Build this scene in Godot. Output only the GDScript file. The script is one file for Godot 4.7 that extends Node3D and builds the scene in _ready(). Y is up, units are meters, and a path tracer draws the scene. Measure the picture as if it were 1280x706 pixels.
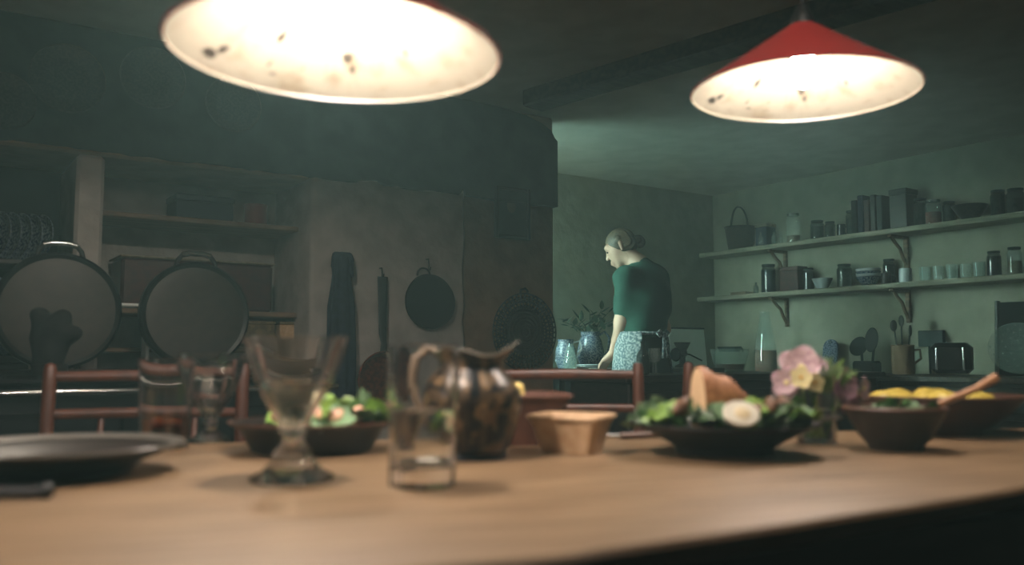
extends Node3D
# A cottage kitchen at dusk: a laid table under enamel pendants, a range cooker, and a person working at the counter behind.

const F := 1100.0                     # focal length in pixels of the 1280 x 706 frame
const EYE := Vector3(0, 0.90, 0)
const PITCH := 4.83                   # degrees the lens looks up
const YAW := 34.4                     # degrees the room is turned against the camera
const TABLE_Y := 0.76
const CEIL := 2.12

var M := {}
var taken := {}
var rng := RandomNumberGenerator.new()
var room_basis := Basis()                                    # the room stands square to the world
var cam_basis := Basis(Vector3.UP, deg_to_rad(-YAW))         # the way the camera is turned in it


# ---------------------------------------------------------------- mesh builder
class MB:
	var v := PackedVector3Array()
	var n := PackedVector3Array()
	var uv := PackedVector2Array()
	var ix := PackedInt32Array()

	func tri(a: Vector3, b: Vector3, c: Vector3, out_dir: Vector3) -> void:
		var g := (b - a).cross(c - a)
		if g.length_squared() < 1e-18:
			return
		if g.dot(out_dir) < 0.0:
			var t := b
			b = c
			c = t
			g = -g
		g = g.normalized()
		var at := v.size()
		for p: Vector3 in [a, b, c]:
			v.append(p)
			n.append(g)
			uv.append(Vector2(p.x + p.z, p.y))
		ix.append_array(PackedInt32Array([at, at + 2, at + 1]))

	func quad(a: Vector3, b: Vector3, c: Vector3, d: Vector3, out_dir: Vector3) -> void:
		tri(a, b, c, out_dir)
		tri(a, c, d, out_dir)

	# rows of points; faces look along (next row) x (next column)
	func grid(rows: Array, wrap := false, flip := false) -> void:
		var nr := rows.size()
		var nc: int = rows[0].size()
		var base := v.size()
		var nn := PackedVector3Array()
		nn.resize(nr * nc)
		for i in nr - 1:
			var r0: PackedVector3Array = rows[i]
			var r1: PackedVector3Array = rows[i + 1]
			for j in nc - 1:
				var g := (r1[j + 1] - r0[j]).cross(r0[j + 1] - r1[j])
				if flip:
					g = -g
				nn[i * nc + j] += g
				nn[i * nc + j + 1] += g
				nn[(i + 1) * nc + j] += g
				nn[(i + 1) * nc + j + 1] += g
				var a := base + i * nc + j
				if flip:
					ix.append_array(PackedInt32Array([a, a + nc, a + 1, a + 1, a + nc, a + nc + 1]))
				else:
					ix.append_array(PackedInt32Array([a, a + 1, a + nc, a + 1, a + nc + 1, a + nc]))
		if wrap:
			for i in nr:
				var s := nn[i * nc] + nn[i * nc + nc - 1]
				nn[i * nc] = s
				nn[i * nc + nc - 1] = s
		for i in nr:
			var r: PackedVector3Array = rows[i]
			var same := r[0].distance_squared_to(r[nc / 2]) < 1e-14   # a pole: one normal for the row
			var pole := Vector3.ZERO
			if same:
				for j in nc:
					pole += nn[i * nc + j]
			for j in nc:
				v.append(r[j])
				n.append((pole if same else nn[i * nc + j]).normalized())
				uv.append(Vector2(float(j) / (nc - 1), float(i) / maxf(1.0, nr - 1)))

	# profile of (radius, height) running up the outside; mod(radius, angle, height) may reshape the radius
	func lathe(profile: Array, segs := 32, xf := Transform3D(), mod = null, sharp := 42.0) -> void:
		var runs := []
		var run := [profile[0]]
		for i in range(1, profile.size()):
			run.append(profile[i])
			if i < profile.size() - 1:
				var d0: Vector2 = (profile[i] - profile[i - 1]).normalized()
				var d1: Vector2 = (profile[i + 1] - profile[i]).normalized()
				if absf(d0.angle_to(d1)) > deg_to_rad(sharp):
					runs.append(run)
					run = [profile[i]]
		runs.append(run)
		for rr: Array in runs:
			var rows := []
			for p: Vector2 in rr:
				var row := PackedVector3Array()
				for j in segs + 1:
					var a := TAU * (j % segs) / segs
					var r: float = mod.call(p.x, a, p.y) if mod != null else p.x
					row.append(xf * Vector3(r * cos(a), p.y, r * sin(a)))
				rows.append(row)
			grid(rows, true)

	func ball(c: Vector3, r: Vector3, segs := 16, b := Basis()) -> void:
		var prof := []
		for i in segs / 2 + 1:
			var a := -PI / 2 + PI * i / (segs / 2)
			prof.append(Vector2(maxf(cos(a), 0.0), sin(a)))
		lathe(prof, segs, Transform3D(b * Basis.from_scale(r), c), null, 180.0)

	func tube(path: Array, radii, segs := 8, flat := 1.0) -> void:
		var rows := []
		var count := path.size()
		var side := Vector3.ZERO
		for i in count:
			var p: Vector3 = path[i]
			var d: Vector3 = (path[mini(i + 1, count - 1)] - path[maxi(i - 1, 0)])
			d = d.normalized()
			if i == 0:
				side = d.cross(Vector3.UP if absf(d.y) < 0.9 else Vector3.RIGHT).normalized()
			else:
				side = (side - d * side.dot(d)).normalized()
			var up := side.cross(d)
			var r: float = radii[i] if radii is Array else radii
			var row := PackedVector3Array()
			for j in segs + 1:
				var a := TAU * (j % segs) / segs
				row.append(p + side * (r * cos(a)) + up * (r * flat * sin(a)))
			rows.append(row)
		grid(rows, true)
		for e in 2:
			var row: PackedVector3Array = rows[0 if e == 0 else count - 1]
			var d: Vector3 = (path[0] - path[1]) if e == 0 else (path[count - 1] - path[count - 2])
			for j in range(1, segs - 1):
				tri(row[0], row[j], row[j + 1], d)

	func box(size: Vector3, c := Vector3.ZERO, b := Basis(), bevel := 0.004) -> void:
		var h := size / 2
		bevel = minf(bevel, minf(h.x, minf(h.y, h.z)) * 0.8)
		var xf := Transform3D(b, c)
		# corner point of sign s, lying in the face across axis k
		var q := func(s: Vector3, k: int) -> Vector3:
			var p := Vector3(s.x * (h.x - bevel), s.y * (h.y - bevel), s.z * (h.z - bevel))
			p[k] = s[k] * h[k]
			return xf * p
		for k in 3:
			var i1 := (k + 1) % 3
			var i2 := (k + 2) % 3
			for sgn: float in [-1.0, 1.0]:
				var cs := []
				for t in [Vector2(-1, -1), Vector2(1, -1), Vector2(1, 1), Vector2(-1, 1)]:
					var s := Vector3.ZERO
					s[k] = sgn
					s[i1] = t.x
					s[i2] = t.y
					cs.append(s)
				var nd := Vector3.ZERO
				nd[k] = sgn
				quad(q.call(cs[0], k), q.call(cs[1], k), q.call(cs[2], k), q.call(cs[3], k), b * nd)
			if bevel > 0.0:
				for t in [Vector2(-1, -1), Vector2(1, -1), Vector2(1, 1), Vector2(-1, 1)]:
					var s0 := Vector3.ZERO
					s0[i1] = t.x
					s0[i2] = t.y
					var s1 := s0
					s0[k] = -1.0
					s1[k] = 1.0
					var nd := Vector3.ZERO
					nd[i1] = t.x
					nd[i2] = t.y
					quad(q.call(s0, i1), q.call(s1, i1), q.call(s1, i2), q.call(s0, i2), b * nd)
		if bevel > 0.0:
			for sx: float in [-1.0, 1.0]:
				for sy: float in [-1.0, 1.0]:
					for sz: float in [-1.0, 1.0]:
						var s := Vector3(sx, sy, sz)
						tri(q.call(s, 0), q.call(s, 1), q.call(s, 2), b * s)

	# a polygon in (x, z), raised from y0 to y1; chamfered top and bottom rims
	func prism(poly: Array, y0: float, y1: float, chamfer := 0.0, xf := Transform3D(), smooth := false, undercut := 0.0) -> void:
		var area := 0.0
		var cnt := poly.size()
		for i in cnt:
			area += poly[i].x * poly[(i + 1) % cnt].y - poly[(i + 1) % cnt].x * poly[i].y
		var ring := PackedVector2Array(poly)
		if area < 0.0:
			ring.reverse()
		var inset := PackedVector2Array()
		var under := PackedVector2Array()
		for i in cnt:
			var e0 := (ring[i] - ring[(i + cnt - 1) % cnt]).normalized()
			var e1 := (ring[(i + 1) % cnt] - ring[i]).normalized()
			var m := Vector2(-e0.y, e0.x) + Vector2(-e1.y, e1.x)
			m = m.normalized() / maxf(0.35, m.length() / 2)
			inset.append(ring[i] + m * chamfer)
			under.append(ring[i] + m * undercut)
		var levels := [[inset, y0], [ring, y0 + chamfer], [ring, y1 - chamfer], [inset, y1]] if chamfer > 0.0 else [[ring, y0], [ring, y1]]
		if undercut > 0.0:      # the edge slopes back beneath
			levels = [[under, y0], [ring, y1 - chamfer], [inset, y1]]
		for l in levels.size() - 1:
			var rows := []
			for k in 2:
				var row := PackedVector3Array()
				var lv: Array = levels[l + k]
				for j in cnt + 1:
					var p: Vector2 = lv[0][j % cnt]
					row.append(xf * Vector3(p.x, lv[1], p.y))
				rows.append(row)
			if smooth:
				grid(rows, true)
			else:
				for j in cnt:
					var mid: Vector2 = ring[j] - ring[(j + 1) % cnt]
					quad(rows[0][j], rows[1][j], rows[1][j + 1], rows[0][j + 1], xf.basis * Vector3(-mid.y, 0, mid.x))
		for e in 2:
			var cap: PackedVector2Array = levels[0 if e == 0 else levels.size() - 1][0]
			var tr := Geometry2D.triangulate_polygon(cap)
			for t in range(0, tr.size(), 3):
				var y: float = y0 if e == 0 else y1
				var ps := []
				for q in 3:
					var c2 := cap[tr[t + q]]
					ps.append(xf * Vector3(c2.x, y, c2.y))
				tri(ps[0], ps[1], ps[2], xf.basis * Vector3(0, -1 if e == 0 else 1, 0))

	# joined round bones as one skin: prims are [a, b, ra, rb] or [centre, Vector3 radii, Basis]; cuts are [point, outward normal]
	func skin(prims: Array, step: float, k: float, cuts := [], bump = null) -> void:
		var lo := Vector3(1e9, 1e9, 1e9)
		var hi := -lo
		var boxes := []
		for p: Array in prims:
			var a: Vector3 = p[0]
			var b: Vector3 = p[1] if p.size() == 4 else p[0]
			var r: float = maxf(p[2], p[3]) if p.size() == 4 else maxf(p[1].x, maxf(p[1].y, p[1].z))
			var m := Vector3.ONE * (r + k + step * 2.0)
			var l := a.min(b) - m
			var h := a.max(b) + m
			boxes.append([l, h])
			lo = lo.min(l)
			hi = hi.max(h)
		var dim := Vector3i(((hi - lo) / step).ceil()) + Vector3i.ONE * 2
		var f := PackedFloat32Array()
		f.resize(dim.x * dim.y * dim.z)
		f.fill(1.0)
		for q in prims.size():
			var p: Array = prims[q]
			var l := Vector3i(((boxes[q][0] - lo) / step).floor()).clamp(Vector3i.ZERO, dim - Vector3i.ONE)
			var h := Vector3i(((boxes[q][1] - lo) / step).ceil()).clamp(Vector3i.ZERO, dim - Vector3i.ONE)
			var cap := p.size() == 4
			var a: Vector3 = p[0]
			var ab := Vector3.ZERO
			var ra := 0.0
			var rb := 0.0
			var inv := Basis()
			var rm := 0.0
			if cap:
				ab = p[1] - a
				ra = p[2]
				rb = p[3]
			else:
				inv = (p[2] * Basis.from_scale(p[1])).inverse()
				rm = minf(p[1].x, minf(p[1].y, p[1].z))
			var den := maxf(ab.length_squared(), 1e-12)
			for z in range(l.z, h.z + 1):
				for y in range(l.y, h.y + 1):
					var at := (z * dim.y + y) * dim.x
					for x in range(l.x, h.x + 1):
						var w := lo + Vector3(x, y, z) * step
						var d := 0.0
						if cap:
							var t := clampf((w - a).dot(ab) / den, 0.0, 1.0)
							d = (w - a - ab * t).length() - lerpf(ra, rb, t)
						else:
							d = ((inv * (w - a)).length() - 1.0) * rm
						var o := f[at + x]
						var mix := clampf(0.5 + 0.5 * (o - d) / k, 0.0, 1.0)
						f[at + x] = lerpf(o, d, mix) - k * mix * (1.0 - mix)
		if cuts.size() or bump != null:
			for z in dim.z:
				for y in dim.y:
					for x in dim.x:
						var w := lo + Vector3(x, y, z) * step
						var at := (z * dim.y + y) * dim.x + x
						if f[at] > 0.08:
							continue
						if bump != null:
							f[at] += bump.call(w)
						for c: Array in cuts:
							f[at] = maxf(f[at], (w - c[0]).dot(c[1]))
		var id := {}
		var nn := PackedVector3Array()
		var base := v.size()
		var off := [0, 1, dim.x, dim.x + 1, dim.x * dim.y, dim.x * dim.y + 1, dim.x * dim.y + dim.x, dim.x * dim.y + dim.x + 1]
		var edges := [[0, 1], [2, 3], [4, 5], [6, 7], [0, 2], [1, 3], [4, 6], [5, 7], [0, 4], [1, 5], [2, 6], [3, 7]]
		var corner := [Vector3(0, 0, 0), Vector3(1, 0, 0), Vector3(0, 1, 0), Vector3(1, 1, 0), Vector3(0, 0, 1), Vector3(1, 0, 1), Vector3(0, 1, 1), Vector3(1, 1, 1)]
		for z in dim.z - 1:
			for y in dim.y - 1:
				for x in dim.x - 1:
					var at := (z * dim.y + y) * dim.x + x
					if f[at] > step * 3.0:
						continue
					var neg := 0
					for c in 8:
						if f[at + off[c]] < 0.0:
							neg += 1
					if neg == 0 or neg == 8:
						continue
					var s := Vector3.ZERO
					var m := 0
					for e: Array in edges:
						var f0 := f[at + off[e[0]]]
						var f1 := f[at + off[e[1]]]
						if (f0 < 0.0) != (f1 < 0.0):
							s += corner[e[0]].lerp(corner[e[1]], f0 / (f0 - f1))
							m += 1
					id[at] = v.size()
					v.append(lo + (Vector3(x, y, z) + s / m) * step)
					nn.append(Vector3.ZERO)
					uv.append(Vector2.ZERO)
		var ax := [1, dim.x, dim.x * dim.y]
		for at: int in id:
			for k2 in 3:
				var s1: int = ax[(k2 + 1) % 3]
				var s2: int = ax[(k2 + 2) % 3]
				var f0 := f[at]
				var f1 := f[at + ax[k2]]
				if (f0 < 0.0) == (f1 < 0.0) or not (id.has(at - s1) and id.has(at - s2) and id.has(at - s1 - s2)):
					continue
				var q := [id[at], id[at - s1], id[at - s1 - s2], id[at - s2]]
				if f0 >= 0.0:
					q.reverse()
				# corners run anticlockwise as seen from outside
				var g: Vector3 = (v[q[2]] - v[q[0]]).cross(v[q[3]] - v[q[1]])
				for i: int in q:
					nn[i - base] += g
				ix.append_array(PackedInt32Array([q[0], q[2], q[1], q[0], q[3], q[2]]))
		for g in nn:
			n.append(g.normalized())

	func mesh() -> ArrayMesh:
		var arr := []
		arr.resize(Mesh.ARRAY_MAX)
		arr[Mesh.ARRAY_VERTEX] = v
		arr[Mesh.ARRAY_NORMAL] = n
		arr[Mesh.ARRAY_TEX_UV] = uv
		arr[Mesh.ARRAY_INDEX] = ix
		var m := ArrayMesh.new()
		m.add_surface_from_arrays(Mesh.PRIMITIVE_TRIANGLES, arr)
		return m


# ---------------------------------------------------------------- places
func ray(px: float, py: float) -> Vector3:
	var r := Vector3((px - 640.0) / F, (353.0 - py) / F, -1.0)
	return cam_basis * (Basis(Vector3.RIGHT, deg_to_rad(PITCH)) * r)

func at(px: float, py: float, d: float) -> Vector3:          # a point d metres ahead
	var r := ray(px, py)
	return EYE + r * (d / (cam_basis.inverse() * r).z * -1.0)

func hit_y(px: float, py: float, y: float) -> Vector3:       # where that sight line meets a level
	var r := ray(px, py)
	return EYE + r * ((y - EYE.y) / r.y)

func hit_w(px: float, py: float, w: float) -> Vector3:       # ... a plane along the back wall
	var r := ray(px, py)
	var q := room_basis.inverse() * r
	return EYE + r * (w / -q.z)

func hit_u(px: float, py: float, u: float) -> Vector3:       # ... a plane along the shelf wall
	var r := ray(px, py)
	var q := room_basis.inverse() * r
	return EYE + r * (u / q.x)

func R(u: float, y: float, w: float) -> Vector3:             # room coordinates to the world
	return room_basis * Vector3(u, 0, -w) + Vector3(0, y, 0)

func to_room(p: Vector3) -> Vector3:                         # (u, y, w)
	var q := room_basis.inverse() * p
	return Vector3(q.x, p.y, -q.z)

func stand(px: float, py: float, r: float) -> Vector3:       # centre of a foot of radius r whose near rim is seen there on the table
	var p := hit_y(px, py, TABLE_Y)
	var d := Vector3(p.x, 0, p.z).normalized()
	return p + d * r


# ---------------------------------------------------------------- nodes
func numbered(called: String) -> String:
	var k: int = taken.get(called, 0)
	taken[called] = k + 1
	return called if k == 0 else "%s_%03d" % [called, k]

func thing(called: String, label: String, category: String, where := Vector3.ZERO, b := cam_basis, group := "") -> Node3D:
	var o := Node3D.new()
	o.name = numbered(called)
	add_child(o, true)
	o.transform = Transform3D(b, where)
	tag(o, label, category, group)
	return o

func tag(o: Node3D, label: String, category: String, group := "") -> void:
	o.set_meta("label", label)
	o.set_meta("category", category)
	if group:
		o.set_meta("group", group)

func part(mb: MB, called: String, m: Material, parent: Node3D) -> MeshInstance3D:
	var o := MeshInstance3D.new()
	o.name = called
	o.mesh = mb.mesh()
	o.material_override = m
	parent.add_child(o, true)
	return o

func single(mb: MB, called: String, m: Material, label: String, category: String, where := Vector3.ZERO, b := cam_basis, group := "") -> MeshInstance3D:
	var o := part(mb, numbered(called), m, self)
	o.transform = Transform3D(b, where)
	tag(o, label, category, group)
	return o

func structure(called: String, where := Vector3.ZERO, b := Basis()) -> Node3D:
	var o := Node3D.new()
	o.name = called
	add_child(o, true)
	o.transform = Transform3D(b, where)
	o.set_meta("kind", "structure")
	return o

func room_box(mb: MB, u0: float, u1: float, y0: float, y1: float, w0: float, w1: float, bevel := 0.0) -> void:
	mb.box(Vector3(u1 - u0, y1 - y0, w1 - w0), Vector3((u0 + u1) / 2, (y0 + y1) / 2, -(w0 + w1) / 2), Basis(), bevel)


# ---------------------------------------------------------------- materials
func mat(c: Color, rough := 0.7, metal := 0.0) -> StandardMaterial3D:
	var m := StandardMaterial3D.new()
	m.albedo_color = c
	m.roughness = rough
	m.metallic = metal
	return m

func noise_tex(seed_: int, freq: float, c0: Color, c1: Color, size := 512, oct := 4, lo := 0.25, hi := 0.75) -> NoiseTexture2D:
	var f := FastNoiseLite.new()
	f.seed = seed_
	f.noise_type = FastNoiseLite.TYPE_SIMPLEX_SMOOTH
	f.frequency = freq
	f.fractal_octaves = oct
	var g := Gradient.new()
	g.set_color(0, c0)
	g.set_offset(0, lo)
	g.set_color(1, c1)
	g.set_offset(1, hi)
	var t := NoiseTexture2D.new()
	t.width = size
	t.height = size
	t.seamless = true
	t.noise = f
	t.color_ramp = g
	return t

func mottled(seed_: int, c0: Color, c1: Color, scale: Vector3, rough := 0.8, freq := 0.012, relief := 0.0, world := false) -> StandardMaterial3D:
	var m := mat(Color.WHITE, rough)
	m.albedo_texture = noise_tex(seed_, freq, c0, c1)
	m.uv1_triplanar = true
	m.uv1_world_triplanar = world
	m.uv1_scale = scale
	if relief > 0.0:
		m.heightmap_enabled = true
		m.heightmap_texture = noise_tex(seed_ + 50, freq * 1.6, Color.BLACK, Color.WHITE)
		m.heightmap_scale = relief
	return m

func glass(c := Color(1.0, 1.0, 1.0), scale := 0.05) -> StandardMaterial3D:
	var m := mat(Color(c.r, c.g, c.b, 0.0), 0.0)
	m.transparency = BaseMaterial3D.TRANSPARENCY_ALPHA
	m.refraction_enabled = true
	m.refraction_scale = scale
	return m

func pane(c: Color) -> StandardMaterial3D:
	var m := mat(c, 0.03)
	m.transparency = BaseMaterial3D.TRANSPARENCY_ALPHA
	return m

func lamp_enamel() -> StandardMaterial3D:
	# white enamel with soot stains, drips and chips, laid out as (round the shade, up from the rim)
	var im := Image.create(1024, 256, false, Image.FORMAT_RGB8)
	var f := FastNoiseLite.new()
	f.seed = 5
	f.frequency = 0.02
	f.fractal_octaves = 4
	var g := FastNoiseLite.new()
	g.seed = 9
	g.frequency = 0.06
	var chips := [[0.681, 0.333, 9.0], [0.687, 0.22, 4.0], [0.797, 0.29, 9.0], [0.803, 0.25, 6.0], [0.604, 0.13, 13.0], [0.614, 0.19, 8.0], [0.70, 0.15, 5.0], [0.735, 0.22, 4.0], [0.33, 0.2, 8.0], [0.9, 0.3, 5.0], [0.1, 0.15, 9.0]]
	for y in 256:
		for x in 1024:
			var a := TAU * x / 1024.0
			var p := Vector3(cos(a) * 160.0, y * 1.0, sin(a) * 160.0)
			var s := clampf(f.get_noise_3dv(p) * 2.2 - 0.25, 0.0, 1.0)
			var drip := clampf(g.get_noise_3d(p.x * 2.2, y * 0.12, p.z * 2.2) * 2.0 - 0.75, 0.0, 1.0)
			var c := Color(0.42, 0.40, 0.352).lerp(Color(0.32, 0.27, 0.20), s * 0.6)
			c = c.lerp(Color(0.27, 0.22, 0.16), drip * 0.6)
			for q: Array in chips:
				var dx := absf(x - q[0] * 1024.0)
				dx = minf(dx, 1024.0 - dx)
				var d := Vector2(dx, (y - q[1] * 256.0) * 1.1).length() + g.get_noise_3dv(p * 1.4) * 7.0
				c = c.lerp(Color(0.10, 0.075, 0.06), clampf((q[2] - d) / 3.0, 0.0, 1.0) * 0.9)
			im.set_pixel(x, y, c)
	var m := mat(Color.WHITE, 0.35)
	m.albedo_texture = ImageTexture.create_from_image(im)
	return m

func make_materials() -> void:
	M.plaster = mottled(11, Color(0.61, 0.585, 0.56), Color(0.68, 0.65, 0.625), Vector3.ONE * 0.9, 0.9, 0.012, 0.25)
	M.plaster_tan = mottled(12, Color(0.49, 0.385, 0.31), Color(0.55, 0.435, 0.35), Vector3.ONE * 0.9, 0.9, 0.012, 0.25)
	M.plaster_nook = mottled(13, Color(0.57, 0.56, 0.50), Color(0.61, 0.60, 0.54), Vector3.ONE * 0.8, 0.9, 0.012, 0.15)
	M.green_paint = mottled(14, Color(0.10, 0.15, 0.16), Color(0.16, 0.22, 0.225), Vector3.ONE * 0.8, 0.65, 0.012, 0.06)
	M.ceiling = mottled(15, Color(0.76, 0.74, 0.70), Color(0.80, 0.78, 0.74), Vector3.ONE * 0.7, 0.95, 0.012, 0.12)
	M.slate_and_shade = mottled(17, Color(0.05, 0.06, 0.07), Color(0.09, 0.10, 0.11), Vector3.ONE, 0.9)  # near-black: slate board, and the recess back with its shade in the colour
	M.floor = mottled(18, Color(0.10, 0.07, 0.055), Color(0.16, 0.11, 0.085), Vector3.ONE * 1.3, 0.7)
	M.beam = mottled(19, Color(0.20, 0.19, 0.18), Color(0.28, 0.26, 0.24), Vector3(0.6, 4, 4), 0.8)
	M.shelf = mottled(20, Color(0.50, 0.48, 0.42), Color(0.60, 0.57, 0.50), Vector3(5, 5, 0.7), 0.7)
	M.shelf_brown = mottled(21, Color(0.42, 0.33, 0.27), Color(0.52, 0.42, 0.34), Vector3(0.7, 5, 5), 0.7)
	M.dark_wood = mottled(22, Color(0.10, 0.08, 0.07), Color(0.15, 0.12, 0.10), Vector3(0.8, 5, 5), 0.5)
	M.worktop = mottled(23, Color(0.19, 0.15, 0.12), Color(0.28, 0.22, 0.18), Vector3(0.8, 6, 6), 0.5)
	M.table = mottled(24, Color(0.455, 0.37, 0.265), Color(0.525, 0.43, 0.32), Vector3(0.55, 4.0, 3.2), 0.42, 0.011, 0.06)
	M.table.detail_enabled = true
	M.table.detail_albedo = noise_tex(77, 0.02, Color(0.84, 0.82, 0.80), Color(1, 1, 1), 512, 5, 0.2, 0.7)
	M.table.detail_blend_mode = BaseMaterial3D.BLEND_MODE_MUL
	M.table.detail_uv_layer = BaseMaterial3D.DETAIL_UV_2
	M.table.uv2_triplanar = true
	M.table.uv2_scale = Vector3(0.35, 1.0, 6.0)
	M.chair = mottled(25, Color(0.25, 0.125, 0.07), Color(0.34, 0.175, 0.10), Vector3(3, 1, 3), 0.4)
	M.rush = mottled(26, Color(0.40, 0.31, 0.18), Color(0.52, 0.42, 0.26), Vector3(14, 3, 3), 0.8)
	M.bowl_dark = mottled(27, Color(0.11, 0.075, 0.052), Color(0.165, 0.11, 0.078), Vector3(4, 14, 4), 0.45)
	M.bowl_black = mottled(57, Color(0.075, 0.055, 0.045), Color(0.115, 0.08, 0.06), Vector3(4, 14, 4), 0.45)
	M.bowl_brown = mottled(28, Color(0.25, 0.15, 0.095), Color(0.33, 0.205, 0.13), Vector3(3, 10, 3), 0.5)
	M.bowl_red = mottled(29, Color(0.19, 0.095, 0.062), Color(0.26, 0.14, 0.09), Vector3(3, 12, 3), 0.5)
	M.spoon = mottled(30, Color(0.55, 0.38, 0.24), Color(0.68, 0.50, 0.34), Vector3(3, 8, 8), 0.5)
	M.plate = mat(Color(0.13, 0.105, 0.09), 0.4)
	M.plate_rim = mat(Color(0.33, 0.315, 0.29), 0.3)
	M.cream = mottled(31, Color(0.72, 0.58, 0.43), Color(0.80, 0.68, 0.53), Vector3.ONE * 5, 0.55)
	M.terracotta = mottled(32, Color(0.31, 0.175, 0.12), Color(0.38, 0.225, 0.155), Vector3.ONE * 5, 0.6)
	M.butter = mat(Color(0.88, 0.78, 0.48), 0.5)
	M.jug = mottled(33, Color(0.055, 0.05, 0.06), Color(0.50, 0.36, 0.20), Vector3(5.5, 4.0, 5.5), 0.30, 0.014)
	M.jug.albedo_texture = noise_tex(33, 0.012, Color(0.05, 0.05, 0.065), Color(0.43, 0.34, 0.225), 512, 4, 0.44, 0.58)
	M.jug.metallic_specular = 0.35
	M.jug_handle = mat(Color(0.42, 0.36, 0.29), 0.3)
	M.jug_silver = mat(Color(0.72, 0.70, 0.66), 0.22, 0.8)
	M.jug_base = mat(Color(0.09, 0.10, 0.15), 0.25)
	M.glass = glass()
	M.wine = glass(Color(0.985, 0.975, 0.90), 0.033)
	M.cider = glass(Color(0.85, 0.52, 0.24), 0.033)
	M.water = glass(Color(0.97, 0.98, 0.97), 0.033)
	M.jar = pane(Color(0.75, 0.85, 0.82, 0.16))
	M.jar_dark = pane(Color(0.18, 0.24, 0.23, 0.45))
	M.amber = pane(Color(0.50, 0.24, 0.08, 0.75))
	M.window_glass = pane(Color(0.9, 0.95, 0.95, 0.06))
	M.chrome = mat(Color(0.80, 0.80, 0.80), 0.12, 1.0)
	M.steel = mat(Color(0.55, 0.55, 0.54), 0.25, 1.0)
	M.iron = mat(Color(0.09, 0.085, 0.085), 0.6)
	M.copper = mottled(34, Color(0.36, 0.15, 0.09), Color(0.50, 0.23, 0.14), Vector3.ONE * 6, 0.35)
	M.copper.metallic = 0.6
	M.enamel = mat(Color(0.055, 0.065, 0.075), 0.22)
	M.lid_inner = mottled(35, Color(0.145, 0.115, 0.088), Color(0.18, 0.145, 0.113), Vector3.ONE * 3, 0.5)
	M.lid_rim = mat(Color(0.05, 0.05, 0.052), 0.4)
	M.red_enamel = mat(Color(0.72, 0.15, 0.14), 0.25)
	M.red_enamel.clearcoat_enabled = true
	M.red_enamel.clearcoat = 0.6
	M.lamp_inner = lamp_enamel()
	M.black = mat(Color(0.03, 0.03, 0.035), 0.5)
	M.bulb = mat(Color(1, 1, 1), 0.4)
	M.bulb.emission_enabled = true
	M.bulb.emission = Color(1.0, 0.93, 0.90)
	M.bulb.emission_energy_multiplier = 220.0
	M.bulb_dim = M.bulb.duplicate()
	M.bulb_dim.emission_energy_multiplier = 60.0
	M.skin = mat(Color(0.72, 0.57, 0.50), 0.55)
	M.hair = mottled(36, Color(0.17, 0.13, 0.095), Color(0.36, 0.29, 0.22), Vector3(10, 30, 10), 0.5)
	M.shirt = mat(Color(0.045, 0.235, 0.195), 0.85)
	M.skirt = mat(Color(0.10, 0.12, 0.13), 0.9)
	M.apron = mat(Color.WHITE, 0.85)
	M.apron.albedo_texture = noise_tex(37, 0.03, Color(0.26, 0.30, 0.34), Color(0.62, 0.63, 0.63), 512, 3, 0.42, 0.62)
	M.apron.uv1_triplanar = true
	M.apron.uv1_scale = Vector3.ONE * 3.4
	M.shoe = mat(Color(0.08, 0.06, 0.05), 0.4)
	M.eye = mat(Color(0.10, 0.08, 0.07), 0.2)
	M.lip = mat(Color(0.62, 0.36, 0.33), 0.5)
	M.navy = mottled(38, Color(0.075, 0.10, 0.17), Color(0.12, 0.15, 0.24), Vector3.ONE * 4, 0.9)
	M.blue_cloth = mottled(39, Color(0.26, 0.30, 0.40), Color(0.50, 0.54, 0.62), Vector3.ONE * 4, 0.9, 0.03)
	M.wicker = mottled(40, Color(0.13, 0.115, 0.10), Color(0.21, 0.185, 0.155), Vector3.ONE * 8, 0.8)
	M.basket = mottled(41, Color(0.14, 0.12, 0.09), Color(0.24, 0.20, 0.15), Vector3(12, 20, 12), 0.85)
	M.china = mat(Color(0.72, 0.74, 0.76), 0.25)
	M.china_blue = mat(Color.WHITE, 0.25)
	M.china_blue.albedo_texture = noise_tex(42, 0.03, Color(0.12, 0.17, 0.32), Color(0.52, 0.55, 0.58), 512, 3, 0.42, 0.56)
	M.china_blue.uv1_triplanar = true
	M.china_blue.uv1_scale = Vector3.ONE * 5
	M.china_dark = mat(Color.WHITE, 0.3)
	M.china_dark.albedo_texture = noise_tex(43, 0.03, Color(0.11, 0.13, 0.135), Color(0.20, 0.20, 0.19), 512, 3, 0.4, 0.6)
	M.china_dark.uv1_triplanar = true
	M.china_dark.uv1_scale = Vector3.ONE * 5
	M.white_board = mat(Color(0.90, 0.92, 0.90), 0.5)
	M.paper = mat(Color(0.80, 0.80, 0.78), 0.8)
	M.leaf_plant = mat(Color(0.13, 0.20, 0.14), 0.6)
	M.salad_light = mottled(44, Color(0.26, 0.42, 0.13), Color(0.62, 0.74, 0.36), Vector3.ONE * 9, 0.45, 0.02)
	M.salad_dark = mottled(45, Color(0.09, 0.20, 0.07), Color(0.28, 0.43, 0.20), Vector3.ONE * 9, 0.4, 0.02)
	M.salad_pale = mottled(46, Color(0.34, 0.48, 0.32), Color(0.62, 0.72, 0.58), Vector3.ONE * 9, 0.45, 0.02)
	for k in ["salad_light", "salad_dark", "salad_pale"]:
		M[k].backlight_enabled = true
		M[k].backlight = Color(0.35, 0.45, 0.2)
	M.crumb = mottled(47, Color(0.70, 0.57, 0.43), Color(0.80, 0.68, 0.53), Vector3.ONE * 14, 0.9, 0.03)
	M.crust = mottled(48, Color(0.50, 0.31, 0.17), Color(0.68, 0.47, 0.30), Vector3.ONE * 8, 0.6, 0.02)
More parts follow.
